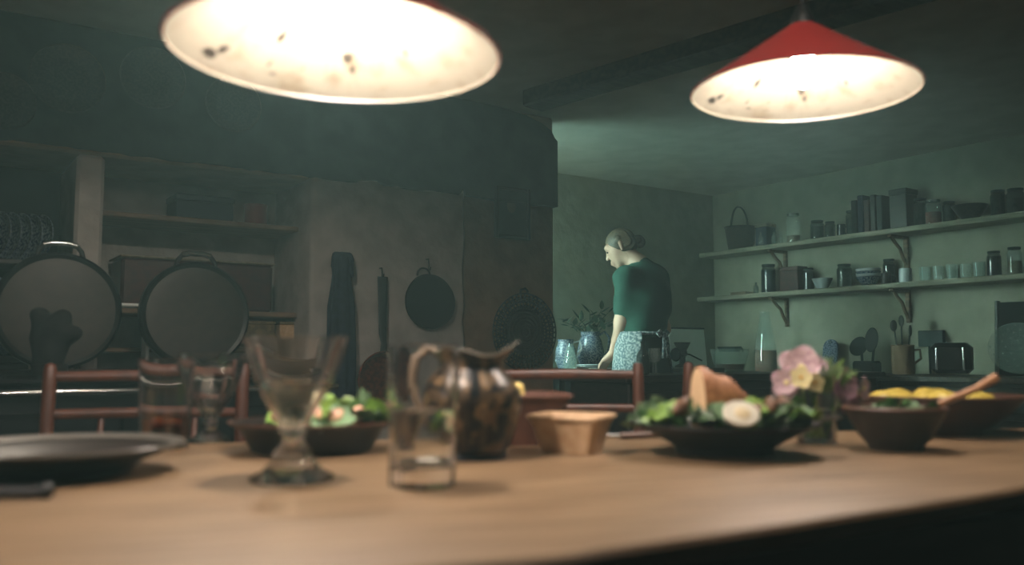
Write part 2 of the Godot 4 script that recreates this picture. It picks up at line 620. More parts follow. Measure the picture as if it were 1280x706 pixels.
	M.egg_white = mat(Color(0.86, 0.84, 0.76), 0.35)
	M.egg_yolk = mat(Color(0.84, 0.77, 0.60), 0.5)
	M.mushroom = mottled(49, Color(0.30, 0.19, 0.105), Color(0.46, 0.31, 0.19), Vector3.ONE * 10, 0.6)
	M.radish = mat(Color(0.80, 0.62, 0.52), 0.5)
	M.lemon = mottled(50, Color(0.60, 0.52, 0.19), Color(0.71, 0.64, 0.29), Vector3.ONE * 10, 0.45, 0.03)
	M.petal_pink = mottled(51, Color(0.69, 0.56, 0.60), Color(0.85, 0.77, 0.77), Vector3.ONE * 12, 0.7)
	M.petal_mauve = mottled(52, Color(0.55, 0.39, 0.46), Color(0.76, 0.60, 0.64), Vector3.ONE * 12, 0.7)
	M.petal_cream = mat(Color(0.90, 0.85, 0.62), 0.7)
	M.petal_yellow = mat(Color(0.85, 0.62, 0.10), 0.7)
	M.stalk = mat(Color(0.30, 0.44, 0.14), 0.6)
	M.flower_leaf = mat(Color(0.40, 0.54, 0.22), 0.55)
	for k in ["petal_pink", "petal_mauve", "petal_cream", "flower_leaf"]:
		M[k].backlight_enabled = true
		M[k].backlight = Color(0.3, 0.3, 0.3)
	M.red_tin = mottled(53, Color(0.21, 0.07, 0.06), Color(0.27, 0.095, 0.08), Vector3.ONE * 3, 0.5)
	M.box_blue = mat(Color(0.09, 0.12, 0.20), 0.7)
	M.box_red = mat(Color(0.48, 0.16, 0.11), 0.7)
	M.cloth_dark = mottled(54, Color(0.035, 0.04, 0.045), Color(0.07, 0.075, 0.08), Vector3.ONE * 5, 0.9)
	M.picture = mat(Color.WHITE, 0.5)
	M.tan_box = mottled(55, Color(0.36, 0.30, 0.20), Color(0.48, 0.41, 0.28), Vector3.ONE * 4, 0.8)


# ---------------------------------------------------------------- scene
func _ready() -> void:
	rng.seed = 7
	var cam := Camera3D.new()
	cam.name = "camera"
	cam.position = EYE
	cam.rotation_degrees = Vector3(PITCH, -YAW, 0)
	cam.fov = rad_to_deg(2.0 * atan(353.0 / F))
	var lens := CameraAttributesPhysical.new()
	lens.frustum_focal_length = 12.0 / (353.0 / F)
	lens.frustum_focus_distance = 5.0
	lens.exposure_aperture = 3.1
	cam.attributes = lens
	add_child(cam)
	cam.fov = rad_to_deg(2.0 * atan(353.0 / F))

	var env := Environment.new()
	env.tonemap_mode = Environment.TONE_MAPPER_LINEAR
	env.tonemap_exposure = 1.0
	env.background_mode = Environment.BG_SKY
	var sky := Sky.new()
	var dusk := ProceduralSkyMaterial.new()
	dusk.sky_top_color = Color(0.47, 0.60, 0.565)
	dusk.sky_horizon_color = Color(0.60, 0.72, 0.67)
	dusk.ground_bottom_color = Color(0.16, 0.22, 0.21)
	dusk.ground_horizon_color = Color(0.34, 0.46, 0.44)
	sky.sky_material = dusk
	env.sky = sky
	env.background_energy_multiplier = 160.0
	env.sdfgi_enabled = true
	env.ssao_enabled = true
	env.ssil_enabled = true
	env.volumetric_fog_enabled = true
	env.volumetric_fog_density = 0.023
	env.volumetric_fog_albedo = Color(0.74, 0.95, 0.94)
	env.volumetric_fog_anisotropy = 0.3
	var we := WorldEnvironment.new()
	we.name = "surroundings"
	we.environment = env
	add_child(we)

	make_materials()
	build_room()
	build_table()
	build_pendants()
	build_cooker()
	build_chimney_things()
	build_kitchen()
	build_shelf_things()
	build_counter_things()
	build_person()
	build_chairs()
	build_glassware()
	build_tableware()
	build_salads()
	build_flowers()


# ---------------------------------------------------------------- the setting
const U0 := -2.6      # room extents: along the back wall (u) and away from the eye (w)
const U1 := 5.0
const W0 := -2.0
const W1 := 4.6
const WC := 3.5       # face of the chimney wall
const LINTEL := 1.655

func ru(px: float, w := WC) -> float:      # u of a point of the chimney wall seen in that column
	return to_room(hit_w(px, 400.0, w)).x

func build_room() -> void:
	var rb := room_basis
	var s := structure("floor", Vector3.ZERO, rb)
	var mb := MB.new()
	room_box(mb, U0 - 0.25, U1 + 0.25, -0.15, 0.0, W0 - 0.25, WC + 0.52)
	room_box(mb, 1.98, U1 + 0.25, -0.15, 0.0, WC + 0.52, W1 + 0.25)
	part(mb, "slab", M.floor, s)

	s = structure("ceiling", Vector3.ZERO, rb)
	mb = MB.new()
	room_box(mb, U0 - 0.25, 1.49, CEIL, CEIL + 0.2, W0 - 0.25, WC + 0.52)
	room_box(mb, 1.49, U1 + 0.25, CEIL, CEIL + 0.2, W0 - 0.25, WC + 0.17)
	room_box(mb, 2.08, U1 + 0.25, CEIL, CEIL + 0.2, WC + 0.17, W1 + 0.25)
	part(mb, "ceiling_plaster", M.ceiling, s)

	# a slim dark beam under the ceiling, from the chimney corner out over the room
	s = structure("trim_1")
	var p0 := hit_y(704, 113, CEIL - 0.03)
	var p1 := hit_y(1010, 22, CEIL - 0.03)
	var d := (p1 - p0)
	mb = MB.new()
	mb.box(Vector3(d.length() + 2.2, 0.09, 0.13), (p0 + p1) / 2 + d.normalized() * 0.9, Basis(Vector3.UP, atan2(-d.z, d.x)), 0.008)
	part(mb, "beam", M.beam, s)

	s = structure("wall_back", Vector3.ZERO, rb)
	mb = MB.new()
	room_box(mb, 2.09, U1 + 0.2, 0.0, CEIL, W1, W1 + 0.2)
	part(mb, "plaster", M.plaster_nook, s)

	s = structure("wall_right", Vector3.ZERO, rb)
	mb = MB.new()
	room_box(mb, U1, U1 + 0.2, 0.0, CEIL, W0 - 0.2, W1)
	part(mb, "plaster", M.plaster_nook, s)

	s = structure("wall_left", Vector3.ZERO, rb)
	mb = MB.new()
	room_box(mb, U0 - 0.2, U0, 0.0, CEIL, W0 - 0.2, WC + 0.6)
	part(mb, "plaster", M.plaster, s)

	# wall behind the eye
	s = structure("wall_front", Vector3.ZERO, rb)
	mb = MB.new()
	room_box(mb, U0, U1, 0.0, CEIL, W0 - 0.2, W0)
	part(mb, "plaster", M.plaster, s)

	# chimney wall: piers, recesses, and the dark painted breast above them
	var ua := ru(88)
	var ub := ru(124)
	var uc := ru(384)
	var ud := ru(581)
	var ue := ru(697.5)
	s = structure("wall_chimney", Vector3.ZERO, rb)
	mb = MB.new()
	room_box(mb, U0, -0.55, 0.0, CEIL, WC, WC + 0.42)
	part(mb, "end_pier", M.plaster, s)
	mb = MB.new()
	room_box(mb, ua, ub, 0.0, 1.64, WC, WC + 0.42, 0.012)
	part(mb, "slim_pier", M.plaster, s)
	mb = MB.new()
	room_box(mb, -0.55, uc, 1.64, CEIL, WC, WC + 0.42, 0.01)
	part(mb, "lintel", M.plaster_tan, s)
	# whitewashed pier, its right arris uneven
	mb = MB.new()
	var poly := [Vector2(uc, -WC)]
	var rows := []
	var nr := 26
	for i in nr + 1:
		var y := CEIL * i / nr
		var e := ud + rng.randf_range(-0.006, 0.006)
		var row := PackedVector3Array()
		for p: Vector3 in [Vector3(uc, y, -WC - 0.16), Vector3(uc + 0.004, y, -WC - 0.01), Vector3(uc + 0.03, y, -WC), Vector3(lerpf(uc, e, 0.5), y, -WC + rng.randf_range(-0.002, 0.002)), Vector3(e - 0.015, y, -WC), Vector3(e, y, -WC - 0.012), Vector3(e, y, -WC - 0.16), Vector3(uc, y, -WC - 0.16)]:
			row.append(p)
		rows.append(row)
	mb.grid(rows, false, true)
	part(mb, "whitewashed_pier", M.plaster, s)
	mb = MB.new()
	room_box(mb, uc + 0.001, uc + 0.13, 0.0, CEIL, WC + 0.155, WC + 0.5)
	part(mb, "alcove_cheek", M.plaster, s)
	mb = MB.new()
	room_box(mb, ud - 0.02, ue, 0.0, CEIL, WC + 0.03, WC + 0.16, 0.012)
	part(mb, "corner_pier", M.plaster_tan, s)
	mb = MB.new()
	room_box(mb, ub - 0.02, uc + 0.05, 0.0, CEIL, WC + 0.42, WC + 0.5)
	part(mb, "alcove_back", M.plaster, s)
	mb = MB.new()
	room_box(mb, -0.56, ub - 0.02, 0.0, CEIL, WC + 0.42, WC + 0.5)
	part(mb, "recess_back", M.slate_and_shade, s)  # the dark tone is recess shade put into the wall colour
	# dark green paint over the breast: a thin coat with a ragged lower edge and a rounded end
	mb = MB.new()
	poly = []
	var x := U0
	while x < ud - 0.03:
		poly.append(Vector2(x, LINTEL + rng.randf_range(-0.004, 0.004)))
		x += 0.035
	var nick := ru(462)
	for i in poly.size():
		if absf(poly[i].x - nick) < 0.05:
			poly[i].y += 0.022 - absf(poly[i].x - nick) * 0.3
	poly.append(Vector2(ud - 0.03, LINTEL + 0.005))
	poly.append(Vector2(ud - 0.012, LINTEL + 0.03))
	for i in 9:
		poly.append(Vector2(lerpf(ud + 0.003, ue - 0.002, i / 8.0), LINTEL + rng.randf_range(-0.005, 0.005)))
	poly.append(Vector2(ue - 0.002, CEIL - 0.13))
	for i in 6:
		var a := PI / 2 * i / 5.0
		poly.append(Vector2(ue - 0.02 - 0.42 * (1.0 - cos(a)), CEIL - 0.115 + 0.11 * sin(a)))
	poly.append(Vector2(U0, CEIL - 0.002))
	# stand the polygon (x, y) upright in front of the wall
	var up := Transform3D(Basis(Vector3(1, 0, 0), Vector3(0, 0, 1), Vector3(0, 1, 0)), Vector3(0, 0, -WC))
	mb.prism(poly, -0.035, 0.006, 0.0, up)
	part(mb, "painted_breast", M.green_paint, s)

	# side wall of the nook with the window that lights it
	s = structure("wall_nook", Vector3.ZERO, rb)
	mb = MB.new()
	var n0 := 2.10
	var n1 := 2.20
	var o0 := WC + 0.24
	var o1 := WC + 1.0
	room_box(mb, n0, n1, 0.0, 0.95, WC + 0.16, W1)
	room_box(mb, n0, n1, 2.00, CEIL, WC + 0.16, W1)
	room_box(mb, n0, n1, 0.95, 2.00, WC + 0.16, o0)
	room_box(mb, n0, n1, 0.95, 2.00, o1, W1)
	part(mb, "plaster", M.plaster_nook, s)
	make_window("window_1", Vector3((n0 + n1) / 2, 1.475, -(o0 + o1) / 2), o1 - o0, 1.05, true)

func make_window(called: String, c: Vector3, width: float, height: float, turned: bool) -> void:
	var rb := room_basis
	var b := rb * (Basis(Vector3.UP, PI / 2) if turned else Basis())
	var s := structure(called, rb * c, b)
	var mb := MB.new()
	for sx: float in [-1.0, 1.0]:
		mb.box(Vector3(0.05, height, 0.07), Vector3(sx * (width / 2 - 0.025), 0, 0), Basis(), 0.005)
		mb.box(Vector3(width - 0.1, 0.05, 0.07), Vector3(0, sx * (height / 2 - 0.025), 0), Basis(), 0.005)
	part(mb, "window_frame", M.white_board, s)
	mb = MB.new()
	mb.box(Vector3(0.025, height - 0.1, 0.04), Vector3.ZERO, Basis(), 0.004)
	part(mb, "glazing_bar", M.white_board, s)
	mb = MB.new()
	mb.box(Vector3(width - 0.1, 0.025, 0.036), Vector3.ZERO, Basis(), 0.004)
	part(mb, "glazing_bar", M.white_board, s)
	for sx: float in [-1.0, 1.0]:
		for sy: float in [-1.0, 1.0]:
			mb = MB.new()
			mb.box(Vector3(width / 2 - 0.065, height / 2 - 0.065, 0.004), Vector3(sx * (width / 4 - 0.019), sy * (height / 4 - 0.019), 0), Basis(), 0.0)
			part(mb, "pane", M.window_glass, s)


# ---------------------------------------------------------------- table and lamps
func build_table() -> void:
	var ax := deg_to_rad(20.0)
	var b := cam_basis * Basis(Vector3.UP, ax)                 # local x along the table, local -z across it, away from the eye
	var t := thing("dining_table", "long pale wooden dining table with bowed edges, laid with bowls and glasses", "table", Vector3.ZERO, b)
	var rim := func(px: float, py: float) -> Vector2:
		var q := b.inverse() * hit_y(px, py, TABLE_Y)
		return Vector2(q.x, -q.z)
	var ctrl := [Vector2(-1.45, 0.98), Vector2(-1.3, 0.82), Vector2(-0.9, 0.68), Vector2(-0.4, 0.59), rim.call(590, 706), rim.call(760, 687), rim.call(940, 662), rim.call(1110, 637), rim.call(1285, 609), Vector2(1.2, 0.84), Vector2(1.5, 0.96), Vector2(1.68, 1.10), Vector2(1.62, 1.26), Vector2(1.48, 1.315), Vector2(1.2, 1.37), Vector2(0.7, 1.43), Vector2(-0.04, 1.54), Vector2(-0.6, 1.54), Vector2(-1.0, 1.46), Vector2(-1.35, 1.28)]
	var poly := []
	var n := ctrl.size()
	for i in n:
		for k in 5:
			var p: Vector2 = ctrl[i].cubic_interpolate(ctrl[(i + 1) % n], ctrl[(i + n - 1) % n], ctrl[(i + 2) % n], k / 5.0)
			poly.append(Vector2(p.x, -p.y))
	var mb := MB.new()
	mb.prism(poly, TABLE_Y - 0.032, TABLE_Y, 0.004, Transform3D(), false, 0.045)
	part(mb, "table_top", M.table, t)
	mb = MB.new()
	for z: float in [-0.78, -1.22]:
		mb.box(Vector3(2.2, 0.09, 0.025), Vector3(0.1, TABLE_Y - 0.085, z), Basis(), 0.004)
	for x: float in [-1.0, 1.2]:
		mb.box(Vector3(0.025, 0.09, 0.44), Vector3(x, TABLE_Y - 0.085, -1.0), Basis(), 0.004)
	part(mb, "apron", M.dark_wood, t)
	for x: float in [-1.0, 1.2]:
		for z: float in [-0.78, -1.22]:
			mb = MB.new()
			mb.lathe([Vector2(0.0, 0.0), Vector2(0.024, 0.0), Vector2(0.028, 0.1), Vector2(0.034, 0.3), Vector2(0.03, 0.33), Vector2(0.036, 0.36), Vector2(0.036, 0.56), Vector2(0.036, 0.722), Vector2(0.0, 0.722)], 16, Transform3D(Basis(), Vector3(x, 0, z)))
			part(mb, "leg", M.dark_wood, t)

func pendant(where: Vector3, label: String, tilt: Vector3, spin: float, power := 0.115, dim := false) -> void:
	# origin at the middle of the rim
	var t := thing("pendant_lamp", label, "lamp", where, cam_basis * Basis.from_euler(tilt * (PI / 180.0)), "enamel pendants over the table")
	var r := 0.195
	var outer := [Vector2(r - 0.001, -0.002), Vector2(r + 0.0025, 0.0), Vector2(r, 0.003), Vector2(0.165, 0.022), Vector2(0.10, 0.067), Vector2(0.06, 0.095), Vector2(0.036, 0.112), Vector2(0.022, 0.122)]
	var mb := MB.new()
	mb.lathe(outer, 72)
	var sh := part(mb, "lamp_shade", M.red_enamel, t)
	mb = MB.new()
	var inner := []
	for i in range(outer.size() - 1, 1, -1):
		inner.append(outer[i] - Vector2(0.0012, 0.0016))
	inner.append(Vector2(r - 0.001, -0.002))
	# runs down the inside, so faces look inwards; the stains are laid out from the rim upwards
	mb.lathe(inner, 72, Transform3D(Basis(Vector3.UP, spin), Vector3.ZERO))
	for i in mb.uv.size():
		mb.uv[i] = Vector2(mb.uv[i].x, 1.0 - mb.uv[i].y)
	part(mb, "enamel_lining", M.lamp_inner, sh)
	mb = MB.new()
	mb.lathe([Vector2(0.0, 0.085), Vector2(0.02, 0.085), Vector2(0.024, 0.118), Vector2(0.02, 0.135), Vector2(0.012, 0.150), Vector2(0.007, 0.162), Vector2(0.0, 0.163)], 24)
	part(mb, "cap", M.black, t)
	mb = MB.new()
	var top := (CEIL - where.y)
	mb.tube([Vector3(0, 0.15, 0), Vector3(0, 0.4, 0), Vector3(0, top - 0.03, 0)], 0.0035, 8)
	part(mb, "cord", M.black, t)
	mb = MB.new()
	mb.lathe([Vector2(0.0, top - 0.04), Vector2(0.02, top - 0.04), Vector2(0.042, top - 0.004), Vector2(0.0, top - 0.004)], 24)
	part(mb, "ceiling_rose", M.black, t)
	mb = MB.new()
	mb.ball(Vector3(0, 0.038, 0), Vector3(0.027, 0.030, 0.027), 20)
	mb.lathe([Vector2(0.02, 0.057), Vector2(0.014, 0.08), Vector2(0.013, 0.09)], 16)
	part(mb, "bulb", M.bulb_dim if dim else M.bulb, t)
	var l := OmniLight3D.new()
	l.name = "bulb_light"
	l.position = Vector3(0, 0.038, 0)
	l.light_color = Color(1.0, 0.95, 0.87)
	l.light_energy = power
	l.light_size = 0.027
	l.omni_range = 12.0
	l.omni_attenuation = 2.0
	l.shadow_enabled = true
	t.add_child(l)

func build_pendants() -> void:
	var a := at(421, 68, 1.03)
	var b := at(1004, 115, 1.53)
	pendant(a, "large stained enamel pendant hanging over the goblets, cut by the top of the picture", Vector3(0, 0, -1.2), 0.4)
	pendant(b, "red conical enamel pendant lamp hanging above the flowers, seen whole", Vector3(0, 0, -0.9), 0.0)
	var c := a * 2.0 - b
	c.y = (a.y + b.y) / 2
	pendant(c, "enamel pendant of the same row, beyond the edge of the picture", Vector3.ZERO, 1.0)
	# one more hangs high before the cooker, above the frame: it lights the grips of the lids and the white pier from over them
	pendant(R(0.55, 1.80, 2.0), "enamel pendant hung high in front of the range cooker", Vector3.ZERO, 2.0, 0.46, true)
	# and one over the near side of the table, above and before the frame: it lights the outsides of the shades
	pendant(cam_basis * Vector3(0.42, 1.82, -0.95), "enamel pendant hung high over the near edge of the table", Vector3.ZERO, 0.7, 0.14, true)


# ---------------------------------------------------------------- range cooker
func build_cooker() -> void:
	# local x along the wall, local z towards the room; origin on the floor under the hinge line of the lids
	var l1 := to_room(at(76, 378, 2.95))
	var l2 := to_room(at(242, 378, 3.27))
	var w := (l1.z + l2.z) / 2
	var u := (l1.x + l2.x) / 2
	var t := thing("range_cooker", "dark enamelled range cooker in the fireplace, both round lids raised", "cooker", R(u, 0, w), room_basis)
	var top := 0.845
	var mb := MB.new()
	mb.box(Vector3(1.06, 0.76, 0.60), Vector3(0, 0.45, 0.16), Basis(), 0.02)
	part(mb, "body", M.enamel, t)
	mb = MB.new()
	mb.box(Vector3(1.02, 0.07, 0.54), Vector3(0, 0.035, 0.14), Basis(), 0.004)
	part(mb, "plinth", M.black, t)
	mb = MB.new()
	mb.box(Vector3(1.10, 0.028, 0.66), Vector3(0, top - 0.014, 0.15), Basis(), 0.01)
	part(mb, "top_plate", M.enamel, t)
	var heads := [l1.x - u, l2.x - u]
	var radius := [0.200, 0.197]
	for k in 2:
		var x: float = heads[k]
		mb = MB.new()
		mb.lathe([Vector2(0.0, top), Vector2(0.185, top), Vector2(0.185, top + 0.012), Vector2(0.18, top + 0.015), Vector2(0.0, top + 0.015)], 48, Transform3D(Basis(), Vector3(x, 0, 0.21)))
		part(mb, "hotplate", M.iron, t)
		# the lid stands on its rear edge, underside to the room; its own axis runs along z
		var r: float = radius[k]
		var up := Transform3D(Basis(Vector3.RIGHT, deg_to_rad(90.0 - 4.0)), Vector3(x, top + 0.012 + r, 0.0))
		mb = MB.new()
		mb.lathe([Vector2(0.0, -0.085), Vector2(r * 0.6, -0.078), Vector2(r * 0.9, -0.058), Vector2(r, -0.03), Vector2(r, 0.0), Vector2(r - 0.010, 0.010), Vector2(r - 0.022, 0.004)], 64, up)
		var lid := part(mb, "lid", M.lid_rim, t)
		mb = MB.new()
		mb.lathe([Vector2(r - 0.018, 0.0), Vector2(r - 0.024, 0.006), Vector2(r * 0.5, 0.0075), Vector2(0.0, 0.008)], 64, up, null, 70.0)
		part(mb, "lid_lining", M.lid_inner, lid)
		mb = MB.new()
		var yt := top + 0.012 + 2.0 * r
		var hz := -0.02
		mb.tube([Vector3(x - 0.052, yt + 0.024, hz), Vector3(x - 0.025, yt + 0.031, hz), Vector3(x + 0.025, yt + 0.031, hz), Vector3(x + 0.052, yt + 0.024, hz)], 0.0105, 12)
		part(mb, "coil_grip", M.chrome, lid)
		for sx: float in [-1.0, 1.0]:
			mb = MB.new()
			mb.tube([Vector3(x + sx * 0.074, yt - 0.03, hz), Vector3(x + sx * 0.066, yt + 0.004, hz), Vector3(x + sx * 0.050, yt + 0.025, hz)], 0.0085, 10)
			part(mb, "grip_bracket", M.iron, lid)
		for sx: float in [-1.0, 1.0]:
			mb = MB.new()
			mb.tube([Vector3(x + sx * 0.07, top - 0.004, -0.04), Vector3(x + sx * 0.07, top + 0.05, -0.05)], 0.011, 10)
			part(mb, "lid_hinge", M.chrome, t)
	# oven doors with latches
	for dx: float in [-0.30, 0.24]:
		for dy: float in [0.27, 0.60]:
			mb = MB.new()
			mb.box(Vector3(0.40, 0.28, 0.05), Vector3(dx, dy, 0.48), Basis(), 0.015)
			var door := part(mb, "oven_door", M.enamel, t)
			mb = MB.new()
			mb.box(Vector3(0.10, 0.018, 0.02), Vector3(dx + 0.12, dy + 0.05, 0.518), Basis(), 0.006)
			part(mb, "latch", M.chrome, door)
	mb = MB.new()
	mb.tube([Vector3(-0.56, 0.80, 0.53), Vector3(0.0, 0.80, 0.53), Vector3(0.56, 0.80, 0.53)], 0.010, 10)
	part(mb, "towel_rail", M.chrome, t)
	for dx: float in [-0.54, 0.0, 0.54]:
		mb = MB.new()
		mb.tube([Vector3(dx, 0.80, 0.53), Vector3(dx, 0.795, 0.45)], 0.008, 8)
		part(mb, "rail_bracket", M.iron, t)
	# oven cloth over the lid, and a gauntlet shape hanging from the rail
	var gp := at(62, 470, 2.60)
	t = thing("oven_glove", "black oven glove propped up in front of the left cooker lid", "oven glove", Vector3(gp.x, top + 0.003, gp.z))
	mb = MB.new()
	mb.skin([[Vector3(-0.01, 0.03, 0), Vector3(0.0, 0.12, 0), 0.042, 0.05], [Vector3(-0.02, 0.12, 0), Vector3(-0.035, 0.17, 0), 0.036, 0.028], [Vector3(0.01, 0.12, 0.0), Vector3(0.035, 0.165, 0.01), 0.036, 0.030], [Vector3(0.03, 0.09, 0), Vector3(0.075, 0.125, 0.01), 0.026, 0.020]], 0.008, 0.02, [[Vector3.ZERO, Vector3.DOWN]], func(q: Vector3) -> float: return 0.003 * sin(q.y * 70.0 + q.x * 40.0))
	part(mb, "mitt", M.cloth_dark, t)
	mb = MB.new()
	mb.lathe([Vector2(0.038, 0.0), Vector2(0.047, 0.0), Vector2(0.048, 0.03), Vector2(0.040, 0.032)], 24)
	part(mb, "cuff", M.cloth_dark, t)
	# what stands on the ledge behind the lids
	var base := to_room(hit_w(246, 400, WC + 0.19))
	t = thing("bread_tin", "long dull red tin with a pale rim behind the raised lids", "tin", R(base.x, hit_w(250, 387, WC + 0.10).y, WC + 0.26), room_basis)
	mb = MB.new()
	mb.box(Vector3(0.60, 0.200, 0.22), Vector3(0, 0.100, 0), Basis(), 0.012)
	part(mb, "body", M.red_tin, t)
	mb = MB.new()
	mb.box(Vector3(0.615, 0.010, 0.235), Vector3(0, 0.204, 0), Basis(), 0.004)
	part(mb, "rim", M.shelf, t)
	# white enamel tray edge showing between the lids
	var wp := hit_w(164, 381, WC - 0.05)
	t = thing("enamel_tray", "small white enamel tray standing between the two lids", "tray", Vector3(wp.x, top, wp.z), room_basis)
	mb = MB.new()
	mb.box(Vector3(0.13, 0.012, 0.10), Vector3(0, wp.y - top - 0.004, 0.02), Basis(), 0.004)
	part(mb, "shelf_plate", M.white_board, t)
	mb = MB.new()
	mb.box(Vector3(0.012, wp.y - top - 0.008, 0.08), Vector3(0.05, (wp.y - top - 0.008) / 2, 0.02), Basis(), 0.003)
	part(mb, "upright", M.white_board, t)

func hanging_cloth(called: String, label: String, category: String, c: Vector3, wide: float, tall: float, m: Material, seed_: int) -> void:
	# gathered at the top, falling in folds: a closed lathe with a folded cross-section; c is the middle of the top
	var t := thing(called, label, category, c - Vector3(0, tall, 0), cam_basis * Basis(Vector3.UP, 0.3 * seed_))
	var mb := MB.new()
	var prof := []
	for i in 15:
		var q := i / 14.0
		prof.append(Vector2(lerpf(0.5, 0.16, pow(q, 1.4)) * wide * (1.0 if i > 0 else 0.9), tall * q))
	prof.append(Vector2(0.001, tall * 1.002))
	prof.push_front(Vector2(0.001, 0.004))
	mb.lathe(prof, 48, Transform3D(Basis.from_scale(Vector3(1, 1, 0.55)), Vector3.ZERO), func(r: float, a: float, y: float) -> float: return r * (1.0 + 0.16 * sin(a * 7.0 + seed_ + y * 4.0) + 0.08 * sin(a * 13.0 - y * 9.0)), 180.0)
	part(mb, "folds", m, t)
	mb = MB.new()
	mb.ball(Vector3(0, tall, 0), Vector3(wide * 0.22, wide * 0.16, wide * 0.16), 14)
	part(mb, "gathered_top", m, t)

func disc_plate(r: float, depth := 0.022) -> MB:
	var mb := MB.new()
	mb.lathe([Vector2(0.0, 0.0), Vector2(r * 0.55, 0.0), Vector2(r * 0.6, 0.004), Vector2(r * 0.97, depth - 0.002), Vector2(r, depth), Vector2(r * 0.975, depth + 0.003), Vector2(r * 0.66, 0.010), Vector2(r * 0.55, 0.006), Vector2(0.0, 0.005)], 48, Transform3D(), null, 60.0)
	return mb

func build_chimney_things() -> void:
	var facing := room_basis * Basis(Vector3.RIGHT, PI / 2)        # local y points out of the wall, into the room
	var out := room_basis * Vector3(0, 0, 1)
	# plates hung on the painted breast
	var spots := [[84, 100, 0.125, "dark patterned plate on the green breast, nearest the top left corner"], [190, 99, 0.118, "dark patterned plate on the green breast, second from the corner"], [290, 132, 0.11, "dark patterned plate on the green breast, just below the large pendant"], [4, 128, 0.10, "dark plate on the green breast, cut by the frame's left edge"]]
	for s: Array in spots:
		var t := thing("wall_plate", s[3], "plate", hit_w(s[0], s[1], WC - 0.008), facing, "plates on the chimney breast")
		part(disc_plate(s[2]), "dish", M.china_dark, t)
		var mb := MB.new()
		mb.lathe([Vector2(s[2] * 0.985, 0.022), Vector2(s[2] + 0.002, 0.0225), Vector2(s[2] * 0.985, 0.027), Vector2(s[2] * 0.94, 0.0255)], 48)
		part(mb, "edge", M.china_dark, t)
	# alcove shelves with what stands on them
	var ub := ru(124)
	var uc := ru(384)
	for k in 2:
		var y: float = hit_w(250, [272, 387][k], WC + 0.10).y
		var mb := MB.new()
		mb.box(Vector3(uc - ub, 0.022, 0.30), Vector3.ZERO, Basis(), 0.004)
		var u0 := ub
		single(mb, "alcove_shelf", M.shelf_brown, ["long pale wooden shelf high in the alcove", "wooden shelf low in the alcove, carrying the red tin"][k], "shelf", R((u0 + uc) / 2, y - 0.011, WC + 0.265), room_basis)
	var ys: float = hit_w(250, 272, WC + 0.10).y
	var ys2: float = hit_w(250, 387, WC + 0.10).y
	var p := to_room(hit_w(252, 255, WC + 0.22))
	var t := thing("storage_box", "dark blue lidded box on the high alcove shelf", "box", R(p.x, ys, WC + 0.24), room_basis)
	var mb := MB.new()
	mb.box(Vector3(0.23, 0.078, 0.16), Vector3(0, 0.039, 0), Basis(), 0.004)
	part(mb, "body", M.box_blue, t)
	mb = MB.new()
	mb.box(Vector3(0.238, 0.026, 0.168), Vector3(0, 0.09, 0), Basis(), 0.004)
	part(mb, "lid", M.box_blue, t)
	p = to_room(hit_w(320, 255, WC + 0.22))
	t = thing("red_canister", "small red canister beside the blue box in the alcove", "canister", R(p.x, ys, WC + 0.22), room_basis)
	mb = MB.new()
	mb.lathe([Vector2(0, 0), Vector2(0.046, 0), Vector2(0.048, 0.004), Vector2(0.048, 0.08), Vector2(0.0, 0.08)], 28)
	part(mb, "body", M.box_red, t)
	mb = MB.new()
	mb.lathe([Vector2(0.05, 0.078), Vector2(0.05, 0.094), Vector2(0.02, 0.098), Vector2(0.0, 0.099)], 28)
	part(mb, "lid", M.box_red, t)
	p = to_room(hit_w(352, 380, WC + 0.22))
	for k in 2:
		t = thing("food_carton", ["squat tan food carton under the low alcove shelf", "yellowish food carton under the low alcove shelf, by the white wall"][k], "carton", R(p.x - 0.11 + 0.14 * k, ys2 - 0.15, WC + 0.2), room_basis)
		mb = MB.new()
		mb.box(Vector3(0.12, 0.10, 0.10), Vector3(0, 0.05, 0), Basis(), 0.004)
		part(mb, "body", M.tan_box if k == 0 else M.cream, t)
		mb = MB.new()
		mb.box(Vector3(0.124, 0.012, 0.104), Vector3(0, 0.106, 0), Basis(), 0.003)
		part(mb, "lid", M.tan_box, t)
	mb = MB.new()
	mb.box(Vector3(uc - ub, 0.02, 0.26), Vector3.ZERO, Basis(), 0.004)
	single(mb, "alcove_ledge", M.shelf_brown, "wooden ledge at the bottom of the alcove, carrying two cartons", "shelf", R((uc + ub) / 2, ys2 - 0.16, WC + 0.285), room_basis)

	# recess at the far left: a rack of plates and a bundle of cloth
	var ry := hit_w(30, 326, WC + 0.15).y
	var ru0 := to_room(hit_w(-60, 300, WC + 0.2)).x
	var ru1 := ru(86) - 0.01
	mb = MB.new()
	mb.box(Vector3(ru1 - ru0, 0.02, 0.32), Vector3.ZERO, Basis(), 0.004)
	single(mb, "recess_shelf", M.dark_wood, "dark shelf in the recess at the left edge", "shelf", R((ru0 + ru1) / 2, ry - 0.01, WC + 0.25), room_basis)
	for k in 5:
		var q := hit_w(2 + 13 * k, 292, WC + 0.24)
		q.y = ry
		var tilt := room_basis * Basis(Vector3.UP, deg_to_rad(-62.0)) * Basis(Vector3.RIGHT, deg_to_rad(84.0))
		single(disc_plate(0.092), "rack_plate", M.china_blue, "blue and white plate standing on edge in the dark recess", "plate", q + Vector3(0, 0.0935, 0), tilt, "plates standing in the recess")
	var bq := hit_w(18, 372, WC + 0.12)
	t = thing("cloth_bundle", "crumpled grey blue cloth bundle below the plates in the recess", "cloth", Vector3(bq.x, 0.905, bq.z), room_basis)
	mb = MB.new()
